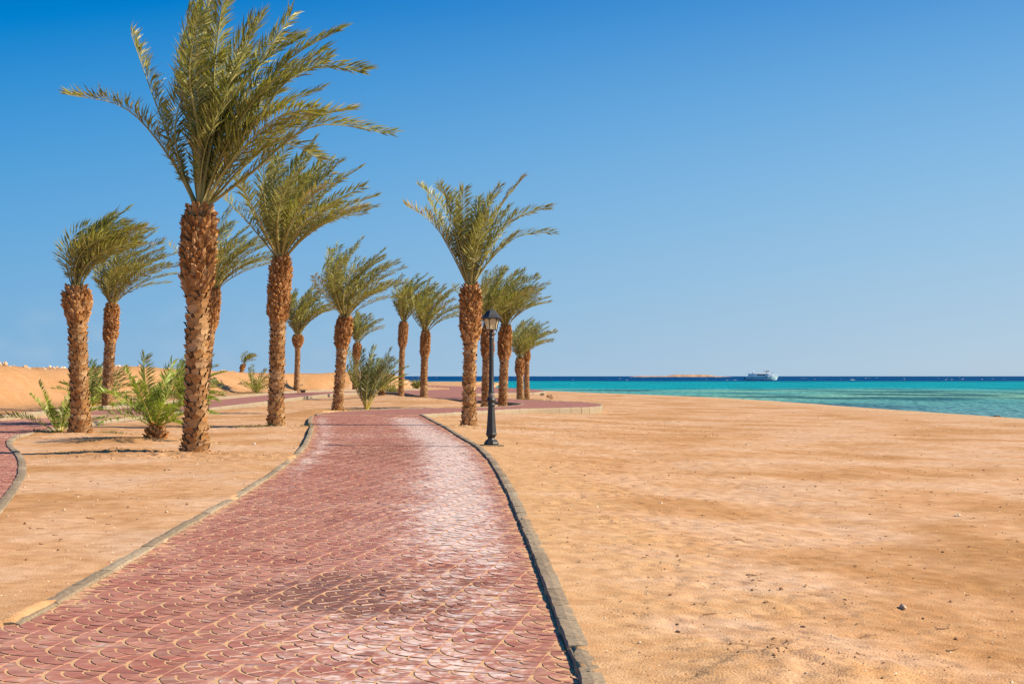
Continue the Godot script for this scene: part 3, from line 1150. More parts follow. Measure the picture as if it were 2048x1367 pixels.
func make_palms() -> void:
	make_boot_meshes()
	var S := 97.5
	var given := []
	var c := Vector2(400, 412)
	for f in [
		[[Vector2(335, 300), Vector2(255, 213), Vector2(150, 192)], 0.5], [[Vector2(352, 310), Vector2(298, 178), Vector2(248, 48)], -0.4],
		[[Vector2(402, 260), Vector2(405, 110), Vector2(440, -40)], 0.6], [[Vector2(425, 260), Vector2(442, 120), Vector2(466, 14)], 1.1],
		[[Vector2(450, 270), Vector2(505, 130), Vector2(574, 8)], -0.5], [[Vector2(478, 280), Vector2(565, 130), Vector2(684, 60)], 0.4],
		[[Vector2(484, 290), Vector2(600, 150), Vector2(736, 155)], 1.0], [[Vector2(490, 315), Vector2(590, 225), Vector2(692, 192)], -1.0],
		[[Vector2(500, 345), Vector2(630, 252), Vector2(784, 272)], 0.7], [[Vector2(415, 250), Vector2(470, 90), Vector2(560, 30)], -1.5],
		[[Vector2(442, 290), Vector2(522, 170), Vector2(640, 80)], -1.2], [[Vector2(396, 240), Vector2(384, 90), Vector2(392, -20)], -0.7],
		[[Vector2(410, 250), Vector2(420, 100), Vector2(452, -15)], -0.2], [[Vector2(470, 320), Vector2(565, 245), Vector2(650, 240)], 1.5],
		[[Vector2(432, 265), Vector2(482, 150), Vector2(545, 55)], 1.3], [[Vector2(462, 330), Vector2(545, 265), Vector2(620, 290)], -1.4],
		[[Vector2(392, 280), Vector2(372, 150), Vector2(402, 30)], 1.0], [[Vector2(455, 300), Vector2(540, 195), Vector2(670, 130)], 1.7],
		[[Vector2(438, 275), Vector2(500, 140), Vector2(600, 70)], 0.1], [[Vector2(420, 270), Vector2(450, 150), Vector2(510, 40)], 0.3],
		[[Vector2(405, 270), Vector2(398, 160), Vector2(430, 60)], 1.6], [[Vector2(448, 310), Vector2(505, 220), Vector2(600, 160)], 0.9],
		[[Vector2(414, 280), Vector2(432, 170), Vector2(480, 80)], -1.0]]:
		var row := []
		for p in f[0]:
			row.append(Vector2((p.x - c.x) / S, (c.y - p.y) / S))
		row.append(f[1])
		given.append(row)
	palm("tallest date palm with shaggy orange leaf stubs, bare sand round its trunk, beside path", Vector2(-6.47, -28.6), {"seed": 1, "h": 5.05, "rb": 0.36, "rm": 0.235, "rt": 0.325, "bulge": 1.62, "lean": Vector3(0.09, 0, 0), "given": given, "fronds": 10, "tilt0": 1.0, "tilt1": 24.0, "length": 3.6, "singles": 300, "gap": 0.035, "leaf": 0.58, "wide": 0.034})
	palm("tall date palm at the path bend next to the low kerb, green weeds at base", Vector2(-7.69, -45.6), {"seed": 2, "h": 5.5, "rb": 0.36, "rm": 0.26, "rt": 0.345, "bulge": 1.9, "lean": Vector3(0.14, 0, 0), "fronds": 40, "tilt1": 43.0, "length": 4.0, "bend": 0.68, "singles": 300, "gap": 0.05})
	palm("thick date palm with a ragged flared trunk top and small bushy palm at its foot", Vector2(-12.2, -39.6), {"seed": 3, "h": 4.12, "rb": 0.42, "rm": 0.27, "rt": 0.41, "bulge": 0.75, "lean": Vector3(-0.17, 0, 0), "fronds": 26, "tilt0": 1.0, "tilt1": 24.0, "length": 2.75, "bend": 1.5, "singles": 300, "gap": 0.05, "stub_flare": 1})
	palm("slim date palm standing on the far verge of inland path, windswept", Vector2(-19.6, -67.8), {"seed": 4, "h": 5.15, "rb": 0.33, "rm": 0.27, "rt": 0.34, "bulge": 1.7, "lean": Vector3(0.19, 0, 0), "fronds": 34, "tilt1": 40.0, "length": 4.1, "bend": 1.2, "gap": 0.07, "wide": 0.045})
	palm("date palm with fanned crown standing behind the tallest palm", Vector2(-14.35, -65.0), {"seed": 5, "h": 5.75, "rb": 0.33, "rm": 0.25, "rt": 0.34, "bulge": 1.8, "lean": Vector3(0.5, 0, 0), "fronds": 32, "tilt1": 46.0, "length": 3.9, "bend": 0.9, "gap": 0.07, "wide": 0.045})
	palm("thin palm with a round swollen knob under its fronds before sand bank", Vector2(-20.7, -134.5), {"seed": 6, "h": 5.6, "rb": 0.30, "rm": 0.27, "rt": 0.58, "bulge": 1.0, "lean": Vector3(0.15, 0, 0), "fronds": 32, "tilt1": 34.0, "length": 5.2, "bend": 0.85, "gap": 0.11, "wide": 0.09, "leaf": 0.7})
	palm("date palm leaning seaward at the corner where the path turns, thick stub collar", Vector2(-7.92, -63.6), {"seed": 7, "h": 4.25, "rb": 0.30, "rm": 0.24, "rt": 0.37, "bulge": 1.25, "lean": Vector3(0.36, 0, 0), "fronds": 36, "tilt1": 46.0, "length": 3.7, "bend": 0.85, "gap": 0.065, "wide": 0.042})
	palm("short-crowned far palm in front of the sand bank, behind a grey-green young palm", Vector2(-17.6, -157.0), {"seed": 8, "h": 5.3, "rb": 0.42, "rm": 0.36, "rt": 0.5, "bulge": 1.6, "lean": Vector3(0.25, 0, 0), "fronds": 24, "tilt1": 34.0, "length": 3.9, "bend": 0.8, "gap": 0.12, "wide": 0.10, "leaf": 0.65})
	palm("slender far palm rising beside two low yellow-green shrubs", Vector2(-9.75, -123.0), {"seed": 9, "h": 6.6, "rb": 0.32, "rm": 0.26, "rt": 0.42, "bulge": 2.0, "lean": Vector3(0.2, 0, 0), "fronds": 30, "tilt1": 34.0, "length": 4.9, "bend": 0.95, "gap": 0.11, "wide": 0.08, "leaf": 0.62})
	palm("far palm at the edge of the paved junction with open sea beyond", Vector2(-6.85, -108.6), {"seed": 10, "h": 5.15, "rb": 0.36, "rm": 0.29, "rt": 0.38, "bulge": 1.8, "lean": Vector3(0.12, 0, 0), "fronds": 30, "tilt1": 44.0, "length": 4.4, "bend": 0.85, "gap": 0.09, "wide": 0.065, "leaf": 0.58})
	var g11 := []
	for f in [[[Vector2(905, 500), Vector2(862, 440), Vector2(812, 408)], 0.4], [[Vector2(915, 490), Vector2(885, 410), Vector2(836, 362)], -0.5], [[Vector2(935, 490), Vector2(925, 430), Vector2(928, 378)], 0.8],
		[[Vector2(955, 490), Vector2(968, 420), Vector2(1000, 362)], -0.7], [[Vector2(962, 490), Vector2(1000, 410), Vector2(1046, 352)], 0.3], [[Vector2(975, 500), Vector2(1030, 430), Vector2(1098, 408)], -0.3],
		[[Vector2(980, 515), Vector2(1035, 470), Vector2(1104, 464)], 0.7], [[Vector2(945, 490), Vector2(950, 430), Vector2(956, 385)], -0.9], [[Vector2(922, 490), Vector2(905, 420), Vector2(880, 372)], 0.9], [[Vector2(912, 500), Vector2(880, 440), Vector2(850, 385)], -1.0]]:
		var row := []
		for p in f[0]:
			row.append(Vector2((p.x - 940.0) / 61.2, (570.0 - p.y) / 61.2))
		row.append(f[1])
		g11.append(row)
	palm("date palm on bare beach sand just behind the lamp post, V-shaped crown", Vector2(-1.40, -45.6), {"seed": 11, "h": 4.58, "rb": 0.31, "rm": 0.215, "rt": 0.325, "bulge": 1.65, "lean": Vector3(0.05, 0, 0), "given": g11, "fronds": 14, "tilt1": 26.0, "length": 3.2, "bend": 0.25, "sag": 0.12, "singles": 300, "gap": 0.05})
	palm("upright palm with narrower crown, inland one of the pair in the island tip", Vector2(-1.40, -74.6), {"seed": 12, "h": 4.35, "rb": 0.28, "rm": 0.25, "rt": 0.33, "bulge": 1.5, "lean": Vector3(0.13, 0, 0), "fronds": 32, "tilt1": 36.0, "length": 3.5, "bend": 0.65, "gap": 0.07, "wide": 0.045})
	palm("windswept palm with broader crown, seaward one of the pair in island tip", Vector2(-0.52, -76.6), {"seed": 13, "h": 4.55, "rb": 0.29, "rm": 0.25, "rt": 0.34, "bulge": 1.7, "lean": Vector3(0.2, 0, 0), "fronds": 34, "tilt1": 42.0, "length": 3.5, "bend": 0.95, "gap": 0.07, "wide": 0.045})
	palm("short stout palm, lower one of the pair beside the water beyond the loop", Vector2(0.57, -99.2), {"seed": 14, "h": 3.05, "rb": 0.30, "rm": 0.245, "rt": 0.30, "bulge": 1.1, "fronds": 26, "tilt1": 40.0, "length": 2.6, "bend": 0.75, "gap": 0.08, "wide": 0.055})
	palm("thinner palm, taller one of the pair beside the water beyond the loop", Vector2(1.10, -103.6), {"seed": 15, "h": 3.75, "rb": 0.22, "rm": 0.185, "rt": 0.22, "bulge": 0.8, "fronds": 22, "tilt1": 44.0, "length": 2.7, "bend": 0.95, "gap": 0.08, "wide": 0.055})
	palm("tiny lone palm on the crest of the sand bank", Vector2(-31.9, -165.0), {"seed": 16, "h": 1.15, "rb": 0.28, "rm": 0.25, "rt": 0.30, "bulge": 0.5, "lean": Vector3(0.25, 0, 0), "fronds": 14, "tilt1": 30.0, "length": 1.9, "bend": 1.6, "sag": 0.3, "gap": 0.12, "wide": 0.09, "group": "date palms along the paths"})
	var young := {"h": 0.0, "rb": 0.1, "rm": 0.1, "rt": 0.1, "bulge": 0.0, "called": "young_palm", "category": "young palm", "group": "young bushy palms without trunks", "green": Color(0.25, 0.34, 0.050), "stalk": Color(0.55, 0.48, 0.10), "bare": 0.12}
	palm("small bright green palm at the foot of the thick flared palm", Vector2(-13.1, -40.5), merged(young, {"seed": 31, "fronds": 11, "tilt0": 10.0, "tilt1": 58.0, "length": 1.65, "bend": 0.15, "sag": 0.4, "gap": 0.032, "leaf": 0.30, "wide": 0.032}))
	var stump := palm("bright green young palm growing from an orange pineapple-like stump", Vector2(-9.11, -35.8), merged(young, {"seed": 32, "fronds": 17, "tilt0": 6.0, "tilt1": 60.0, "length": 1.8, "bend": 0.3, "sag": 0.6, "gap": 0.032, "leaf": 0.40, "wide": 0.034}))
	stump.get_node("crown").position.y = 0.26
	make_stump(stump, 0.29, 0.33, 45)
	palm("dense young palm on the verge beside the slim inland palm", Vector2(-21.3, -71.0), merged(young, {"seed": 33, "fronds": 22, "tilt0": 6.0, "tilt1": 60.0, "length": 2.9, "bend": 0.5, "sag": 0.45, "gap": 0.055, "leaf": 0.5, "wide": 0.045, "green": Color(0.17, 0.245, 0.055)}))
	palm("wide young palm behind the tallest palm's trunk, across the inland path", Vector2(-20.2, -86.5), merged(young, {"seed": 34, "fronds": 26, "tilt0": 5.0, "tilt1": 66.0, "length": 3.2, "bend": 0.6, "sag": 0.55, "gap": 0.06, "leaf": 0.55, "wide": 0.05}))
	palm("sparse young palm with weeds at the foot of the sand bank", Vector2(-24.5, -134.0), merged(young, {"seed": 35, "fronds": 16, "tilt0": 8.0, "tilt1": 62.0, "length": 2.7, "bend": 0.35, "sag": 0.35, "gap": 0.09, "leaf": 0.5, "wide": 0.065, "green": Color(0.25, 0.28, 0.08)}))
	palm("upright grey-green young palm at the path's edge where it turns", Vector2(-6.98, -67.3), merged(young, {"seed": 36, "fronds": 24, "tilt0": 2.0, "tilt1": 28.0, "length": 3.0, "bend": 0.28, "sag": 0.12, "gap": 0.05, "leaf": 0.42, "wide": 0.04, "green": Color(0.21, 0.24, 0.11), "bare": 0.22}))
	var far_stump := palm("yellow-green young palm on a small stump behind the grey-green one", Vector2(-10.4, -111.5), merged(young, {"seed": 37, "fronds": 18, "tilt0": 4.0, "tilt1": 58.0, "length": 2.9, "bend": 0.6, "sag": 0.3, "gap": 0.08, "leaf": 0.5, "wide": 0.06, "green": Color(0.27, 0.29, 0.07)}))
	far_stump.get_node("crown").position.y = 0.3
	make_stump(far_stump, 0.30, 0.4, 30)

func merged(a: Dictionary, b: Dictionary) -> Dictionary:
	var d := a.duplicate()
	d.merge(b, true)
	return d

func make_stump(root: Node3D, rad: float, high: float, count: int) -> void:
	var t := Tris.new()
	var n := 12
	for j in 5:
		for i in n:
			var q := []
			for e in [[i, j], [i + 1, j], [i + 1, j + 1], [i, j + 1]]:
				var a: float = TAU * e[0] / n
				var f: float = e[1] / 5.0
				q.append(Vector3(cos(a), 0, sin(a)) * rad * 0.8 * cos(f * 1.35) + Vector3(0, high * f - 0.06, 0))
			t.quad(q[0], q[1], q[2], q[3], Color.WHITE)
	var s := part(root, "stump", t.mesh(M.trunk))
	var r := RandomNumberGenerator.new()
	r.seed = 77 + count
	for i in count:
		var f := float(i) / count
		var a := i * 2.39996
		var out := Vector3(cos(a), 0, sin(a))
		var basis := Basis(Vector3.UP.cross(out), Vector3.UP, out) * Basis(Vector3(1, 0, 0), lerpf(0.55, 0.0, f)) * Basis.from_scale(Vector3(0.10, 0.15, 0.14) * r.randf_range(0.85, 1.25))
		part(s, "leaf_base", stub_meshes[i % 3], Transform3D(basis, out * rad * 0.78 * cos(f * 1.35) + Vector3(0, high * f, 0)), M.stub[r.randi() % 4])

# ---------------------------------------------------------------- low plants

func make_shrub(label: String, at: Vector2, wide: float, high: float, seed_: int) -> void:
	var root := Node3D.new()
	root.position = Vector3(at.x, ground_height(at.x, at.y), at.y)
	put(root, "shrub", label, "shrub", "low shrubs before the sand bank")
	var r := RandomNumberGenerator.new()
	r.seed = seed_
	var stems := Tris.new()
	var leaves := Tris.new()
	for k in 26:
		var a := r.randf() * TAU
		var tip := Vector3(cos(a) * wide * 0.5 * sqrt(r.randf()), high * r.randf_range(0.45, 1.0), sin(a) * wide * 0.5 * sqrt(r.randf()))
		var w := Vector3(0.02, 0, 0.01)
		stems.quad(-w, w, tip + w * 0.4, tip - w * 0.4, Color(0.22, 0.14, 0.08))
		for q in 46:
			var p := tip * r.randf_range(0.45, 1.0) + Vector3(r.randfn(), r.randfn(), r.randfn()) * 0.16
			if p.y < 0.03:
				continue
			var d := Vector3(r.randfn(), r.randfn(), r.randfn()).normalized() * 0.075
			var s := d.cross(Vector3(r.randfn(), r.randfn(), r.randfn()).normalized()).normalized() * 0.035
			var c := Color(0.20, 0.215, 0.04).lerp(Color(0.30, 0.27, 0.05), r.randf()) * r.randf_range(0.7, 1.2)
			c.a = 1.0
			leaves.tri(p - s, p + s, p + d, c)
			leaves.tri(p - s, p + s, p - d, c)
	part(root, "stems", stems.mesh(M.rachis))
	part(root, "foliage", leaves.mesh(M.leaf))

func make_weeds() -> void:
	# short green and dry blades round the palm feet: nobody could count them
	var r := RandomNumberGenerator.new()
	r.seed = 61
	var t := Tris.new()
	for p in [[-13.1, -40.0, 0.75, 0.35, 230, 1.0], [-11.2, -39.6, 0.5, 0.25, 120, 0.9], [-8.3, -45.2, 0.9, 0.3, 260, 0.7], [-6.3, -45.3, 0.5, 0.25, 150, 0.9], [-24.5, -133.4, 2.4, 1.0, 260, 0.6],
		[-1.9, -76.0, 1.2, 0.8, 200, 0.1], [0.8, -98.4, 1.5, 0.8, 200, 0.15], [-7.3, -66.4, 1.8, 0.5, 260, 0.1], [-10.2, -45.6, 0.9, 0.3, 120, 0.5], [2.0, -97.0, 1.0, 0.6, 120, 0.1], [-18.8, -71.0, 0.9, 0.5, 120, 0.7]]:
		for k in p[4]:
			var x: float = p[0] + r.randfn() * p[2] * 0.5
			var z: float = p[1] + r.randfn() * p[3] * 0.5
			if Geometry2D.is_point_in_polygon(Vector2(x, z), RED):
				continue
			var y := ground_height(x, z) - 0.01
			var hh := r.randf_range(0.05, 0.15) * (1.0 if z > -90.0 else 2.0)
			var lean := Vector3(r.randfn() * 0.4 + 0.2, 1, r.randfn() * 0.4).normalized() * hh
			var w := Vector3(r.randfn(), 0, r.randfn()).normalized() * (0.008 if z > -60.0 else 0.025)
			var green := Color(0.07, 0.12, 0.025).lerp(Color(0.11, 0.13, 0.03), r.randf())
			var c := green if r.randf() < p[5] else Color(0.38, 0.26, 0.10)
			t.tri(Vector3(x, y, z) - w, Vector3(x, y, z) + w, Vector3(x, y, z) + lean, c)
	var o := MeshInstance3D.new()
	o.mesh = t.mesh(M.leaf)
	put(o, "weeds", "short green and dry weeds round the palm feet", "weeds", "", "stuff")

# ---------------------------------------------------------------- lamp post

func lathe(t: Tris, profile: Array, n: int, twist := 0.0, c := Color.WHITE) -> void:
	for k in profile.size() - 1:
		var a: Array = profile[k]
		var b: Array = profile[k + 1]
		for i in n:
			var p := TAU * i / n + twist
			var q := TAU * (i + 1) / n + twist
			t.quad(Vector3(cos(p) * a[0], a[1], sin(p) * a[0]), Vector3(cos(q) * a[0], a[1], sin(q) * a[0]), Vector3(cos(q) * b[0], b[1], sin(q) * b[0]), Vector3(cos(p) * b[0], b[1], sin(p) * b[0]), c)

func lathed(profile: Array, n: int, m: Material, smooth := true) -> ArrayMesh:
	if not smooth:
		var t := Tris.new()
		lathe(t, profile, n)
		return t.mesh(m)
	var st := SurfaceTool.new()
	st.begin(Mesh.PRIMITIVE_TRIANGLES)
	var p2 := Tris.new()
	lathe(p2, profile, n)
	for i in p2.v.size():
		st.set_smooth_group(0)
		st.add_vertex(p2.v[i])
	st.index()
	st.generate_normals()
	var am := st.commit()
	# normals must point away from the axis side that is seen
	var arr := am.surface_get_arrays(0)
	var nv: PackedVector3Array = arr[Mesh.ARRAY_NORMAL]
	var vv: PackedVector3Array = arr[Mesh.ARRAY_VERTEX]
	var sum := 0.0
	for i in nv.size():
		sum += nv[i].dot(Vector3(vv[i].x, 0, vv[i].z))
	if sum < 0.0:
		for i in nv.size():
			nv[i] = -nv[i]
		arr[Mesh.ARRAY_NORMAL] = nv
		am = ArrayMesh.new()
		am.add_surface_from_arrays(Mesh.PRIMITIVE_TRIANGLES, arr)
	am.surface_set_material(0, m)
	return am

func tube(t: Tris, pts: Array, r0: float, r1: float, n := 6, c := Color.WHITE) -> void:
	var last := []
	for i in pts.size():
		var a: Vector3 = pts[maxi(i - 1, 0)]
		var b: Vector3 = pts[mini(i + 1, pts.size() - 1)]
		var d := (b - a).normalized()
		var s := d.cross(Vector3.UP if absf(d.y) < 0.9 else Vector3.RIGHT).normalized()
		var u := s.cross(d)
		var r := lerpf(r0, r1, float(i) / (pts.size() - 1))
		var ring := []
		for k in n:
			var e := TAU * k / n
			ring.append(pts[i] + s * cos(e) * r + u * sin(e) * r)
		if i > 0:
			for k in n:
				t.quad(last[k], last[(k + 1) % n], ring[(k + 1) % n], ring[k], c)
		last = ring
	for k in range(1, n - 1):
		t.tri(last[0], last[k], last[k + 1], c)

func box(t: Tris, at: Vector3, size: Vector3, c := Color.WHITE) -> void:
	var h := size * 0.5
	var p := []
	for i in 8:
		p.append(at + Vector3(h.x * (1 if i & 1 else -1), h.y * (1 if i & 2 else -1), h.z * (1 if i & 4 else -1)))
	for f in [[0, 1, 3, 2], [4, 6, 7, 5], [0, 4, 5, 1], [2, 3, 7, 6], [0, 2, 6, 4], [1, 5, 7, 3]]:
		t.quad(p[f[0]], p[f[1]], p[f[2]], p[f[3]], c)

func make_lamp() -> void:
	var root := Node3D.new()
	root.position = Vector3(-0.47, 0.035, -31.9)
	root.rotation.y = 0.25
	put(root, "lamp_post", "black cast iron lamp post with cream glass lantern beside the kerb", "lamp post")
	var slab := Tris.new()
	box(slab, Vector3(0.01, -0.06, 0), Vector3(0.46, 0.13, 0.46))
	part(root, "footing", slab.mesh(M.kerb[0]))
	part(root, "base", lathed([[0.172, 0.0], [0.175, 0.045], [0.165, 0.065], [0.145, 0.078], [0.14, 0.11], [0.10, 0.125], [0.079, 0.155], [0.086, 0.18], [0.118, 0.215], [0.127, 0.245], [0.118, 0.285], [0.104, 0.45], [0.090, 0.66], [0.078, 0.84], [0.076, 0.885]], 8, M.iron, false))
	part(root, "collar", lathed([[0.076, 0.885], [0.092, 0.90], [0.095, 0.92], [0.080, 0.94], [0.074, 0.955], [0.098, 0.985], [0.108, 1.01], [0.104, 1.04], [0.080, 1.075], [0.068, 1.09]], 20, M.iron))
	part(root, "ring", lathed([[0.068, 1.09], [0.074, 1.10], [0.074, 1.165], [0.066, 1.18]], 20, M.kerb_pale.duplicate()))
	(root.get_node("ring") as MeshInstance3D).material_override = mat(Color(0.16, 0.15, 0.14), 0.7, 0.3)
	part(root, "pole", lathed([[0.066, 1.18], [0.072, 1.20], [0.062, 1.22], [0.054, 1.8], [0.047, 2.40]], 20, M.iron))
	part(root, "neck", lathed([[0.047, 2.40], [0.062, 2.415], [0.062, 2.435], [0.048, 2.45], [0.044, 2.50], [0.058, 2.515], [0.060, 2.535], [0.038, 2.56], [0.040, 2.60], [0.115, 2.615], [0.125, 2.63], [0.0, 2.635]], 20, M.iron))
	var lantern := Node3D.new()
	lantern.name = "lantern"
	root.add_child(lantern)
	var sides := 6
	var lo := 0.128
	var hi := 0.192
	var y0 := 2.635
	var y1 := 2.885
	for i in sides:
		var a := TAU * i / sides
		var b := TAU * (i + 1) / sides
		var pa := func(r: float, an: float, y: float) -> Vector3: return Vector3(cos(an) * r, y, sin(an) * r)
		var g := Tris.new()
		var prev := []
		for q in 5:
			var f := q / 4.0
			var r := lerpf(lo, hi, pow(f, 1.5)) - 0.008
			var cur := [pa.call(r, a, lerpf(y0, y1, f)), pa.call(r, b, lerpf(y0, y1, f))]
			if q > 0:
				g.quad(prev[0], prev[1], cur[1], cur[0], Color.WHITE)
			prev = cur
		part(lantern, "glass_pane", g.mesh(M.opal))
		var rib := Tris.new()
		var pts := []
		for q in 6:
			var f := q / 5.0
			pts.append(pa.call(lerpf(lo, hi, pow(f, 1.5)) + 0.004, a, lerpf(y0 - 0.01, y1 + 0.01, f)))
		tube(rib, pts, 0.009, 0.011, 6)
		part(lantern, "rib", rib.mesh(M.iron))
		var arch := Tris.new()
		var arc := []
		for q in 7:
			var f := q / 6.0
			var an := lerpf(a, b, f)
			var rr: float = (hi * cos(PI / sides) / cos(an - (a + b) * 0.5)) - 0.002
			arc.append(pa.call(rr, an, y1 - 0.028 * (1.0 - sin(f * PI)) - 0.004))
		tube(arch, arc, 0.010, 0.010, 5)
		part(lantern, "arch", arch.mesh(M.iron))
	for i in 4:
		var a := TAU * i / 4 + 0.4
		var d := Vector3(cos(a), 0, sin(a))
		var t := Tris.new()
		var pts := []
		for q in 7:
			var f := q / 6.0
			pts.append(d * (0.04 + 0.085 * sin(f * PI * 0.5)) + Vector3(0, 2.50 + 0.135 * (1.0 - cos(f * PI * 0.5)), 0))
		tube(t, pts, 0.009, 0.009, 5)
		part(lantern, "bracket", t.mesh(M.iron))
	part(root, "roof", lathed([[0.19, 2.885], [0.246, 2.872], [0.252, 2.888], [0.215, 2.915], [0.165, 2.965], [0.125, 3.02], [0.10, 3.055], [0.06, 3.07], [0.0, 3.078]], sides, M.iron, false))
	part(root, "finial", lathed([[0.03, 3.065], [0.018, 3.085], [0.026, 3.10], [0.018, 3.115], [0.007, 3.13], [0.0, 3.16]], 10, M.iron))

# ---------------------------------------------------------------- sea, boat, island

func make_sea() -> void:
	var xs := PackedFloat32Array()
	var x := 0.0
	var right := PackedFloat32Array()
	while x < 24000.0:
		right.append(x)
		x += 2.0 if x < 150.0 else 2.0 + (x - 150.0) * 0.06
	var left := PackedFloat32Array()
	for q in range(right.size() - 1, 0, -1):
		if right[q] < 16000.0:
			left.append(-right[q])
	xs.append_array(left)
	xs.append_array(right)
	var zs := PackedFloat32Array()
	var d := -60.0
	while d < 45000.0:
		zs.append(-d)
		d += 2.2 if d < 130.0 else 2.2 + (d - 130.0) * 0.022
	var nx := xs.size()
	var nz := zs.size()
	var v := PackedVector3Array()
	var c := PackedColorArray()
	var reef := FastNoiseLite.new()
	reef.seed = 8
	reef.frequency = 1.0
	reef.fractal_octaves = 4
	for j in nz:
		var z := zs[j]
		var dd := -z
		for i in nx:
			var px := xs[i]
			v.push_back(Vector3(px, -0.8, z))
			# open lagoon: sand floor, weed and coral patches, a bright sandy shelf, then the drop into deep water
			var shelf := 690.0 + 90.0 * reef.get_noise_2d(px * 0.004, 3.0) + px * -0.08
			var n := reef.get_noise_2d(px * 0.016, z * 0.011)
			var n2 := reef.get_noise_2d(px * 0.06 + 20.0, z * 0.028)
			var k := Color(0.095, 0.325, 0.30).lerp(Color(0.20, 0.42, 0.31), clampf(0.5 + n * 2.2, 0, 1))
			k = k.lerp(Color(0.022, 0.105, 0.130), clampf((n2 + n * 0.5 + 0.04) * 3.2, 0, 0.9))
			var nearshore := clampf((150.0 - dd) / 60.0, 0, 1)
			k = k.lerp(Color(0.11, 0.235, 0.285), nearshore * 0.7)
			var turq := smoothstep(215.0, 275.0, dd + n * 60.0 + px * 0.12 - 25.0)
			k = k.lerp(Color(0.0, 0.305, 0.355).lerp(Color(0.01, 0.235, 0.275), clampf(n2 * 2.0, 0, 1)), turq * 0.95)
			k = k.lerp(Color(0.001, 0.058, 0.175), smoothstep(shelf - 170.0, shelf + 110.0, dd))
			c.push_back(k)
	var idx := PackedInt32Array()
	for j in nz - 1:
		for i in nx - 1:
			var k := j * nx + i
			idx.append_array([k, k + nx, k + 1, k + 1, k + nx, k + nx + 1])
	var nn := PackedVector3Array()
	nn.resize(v.size())
	nn.fill(Vector3.UP)
	var arr := []
	arr.resize(Mesh.ARRAY_MAX)
	arr[Mesh.ARRAY_VERTEX] = v
	arr[Mesh.ARRAY_NORMAL] = nn
	arr[Mesh.ARRAY_COLOR] = c
	arr[Mesh.ARRAY_INDEX] = idx
	var am := ArrayMesh.new()
	am.add_surface_from_arrays(Mesh.PRIMITIVE_TRIANGLES, arr)
	var m := vmat(0.5, 0.08)
	m.heightmap_enabled = true
	m.heightmap_scale = 40.0
	m.heightmap_texture = noise_texture(512, 0.02, 4, Color.BLACK, Color.WHITE, 120)
	m.albedo_texture = noise_texture(512, 0.03, 5, Color(0.72, 0.76, 0.80), Color(1, 1, 1), 121)
	m.uv1_triplanar = true
	m.uv1_world_triplanar = true
	m.uv1_scale = Vector3(1.0 / 16.0, 1.0, 1.0 / 24.0)
	am.surface_set_material(0, m)
	var o := MeshInstance3D.new()
	o.mesh = am
	put(o, "sea", "turquoise shallows turning deep blue towards the horizon", "sea", "", "structure")
	# breaking crests far out
	var t := Tris.new()
	var r := RandomNumberGenerator.new()
	r.seed = 15
	for k in 110:
		var z := -r.randf_range(800.0, 2600.0)
		var px := r.randf_range(-0.36, 0.42) * -z
		var w := r.randf_range(0.5, 1.7)
		var h := r.randf_range(0.1, 0.3)
		var p := Vector3(px, -0.82, z)
		t.tri(p - Vector3(w, 0, 0), p + Vector3(w * r.randf_range(-0.5, 0.5), h, -0.4), p + Vector3(w, 0, 0), Color(0.5, 0.56, 0.6))
		t.tri(p - Vector3(w, 0, 0), p + Vector3(w, 0, 0), p + Vector3(0, 0.05, 2.0), Color(0.5, 0.56, 0.6))
	var foam := MeshInstance3D.new()
	foam.mesh = t.mesh(vmat(0.8, 0.2))
	put(foam, "foam", "white crests on the deep blue water", "foam", "", "stuff")

func make_island() -> void:
	var t := Tris.new()
	var at := Vector3(0, -0.8, -4200.0)
	var n := 60
	var r := FastNoiseLite.new()
	r.seed = 4
	r.frequency = 1.0
	var row := []
	for i in n + 1:
		var f := float(i) / n
		var px := lerpf(358.0, 672.0, f)
		var up := 0.0
		up += 3.2 * smoothstep(0.0, 0.10, f) * (1.0 - smoothstep(0.80, 1.0, f))
		up += 3.9 * smoothstep(0.36, 0.44, f) * (1.0 - smoothstep(0.72, 0.82, f))
		up *= 1.0 + 0.16 * r.get_noise_1d(f * 14.0)
		row.append(Vector2(px, up))
	for i in n:
		var a: Vector2 = row[i]
		var b: Vector2 = row[i + 1]
		var k := Color(0.40, 0.26, 0.17).lerp(Color(0.27, 0.18, 0.13), clampf(0.35 + r.get_noise_1d(i * 1.7) * 1.1, 0, 1))
		var dark := Color(0.20, 0.14, 0.10)
		t.quad(Vector3(a.x, -0.5, 12), Vector3(b.x, -0.5, 12), Vector3(b.x, b.y * 0.3, 4), Vector3(a.x, a.y * 0.3, 4), dark.lerp(k, clampf(0.5 + r.get_noise_1d(i * 2.3 + 50.0) * 1.6, 0, 1)))
		t.quad(Vector3(a.x, a.y * 0.3, 4), Vector3(b.x, b.y * 0.3, 4), Vector3(b.x, b.y, -14), Vector3(a.x, a.y, -14), k)
		t.quad(Vector3(a.x, a.y, -14), Vector3(b.x, b.y, -14), Vector3(b.x, b.y, -90), Vector3(a.x, a.y, -90), k)
		t.quad(Vector3(a.x, a.y, -90), Vector3(b.x, b.y, -90), Vector3(b.x, -0.5, -120), Vector3(a.x, -0.5, -120), k)
	var o := MeshInstance3D.new()
	o.mesh = t.mesh(vmat(0.95, 0.1))
	o.position = at
	put(o, "island", "low sandy island on the horizon", "island", "", "structure")

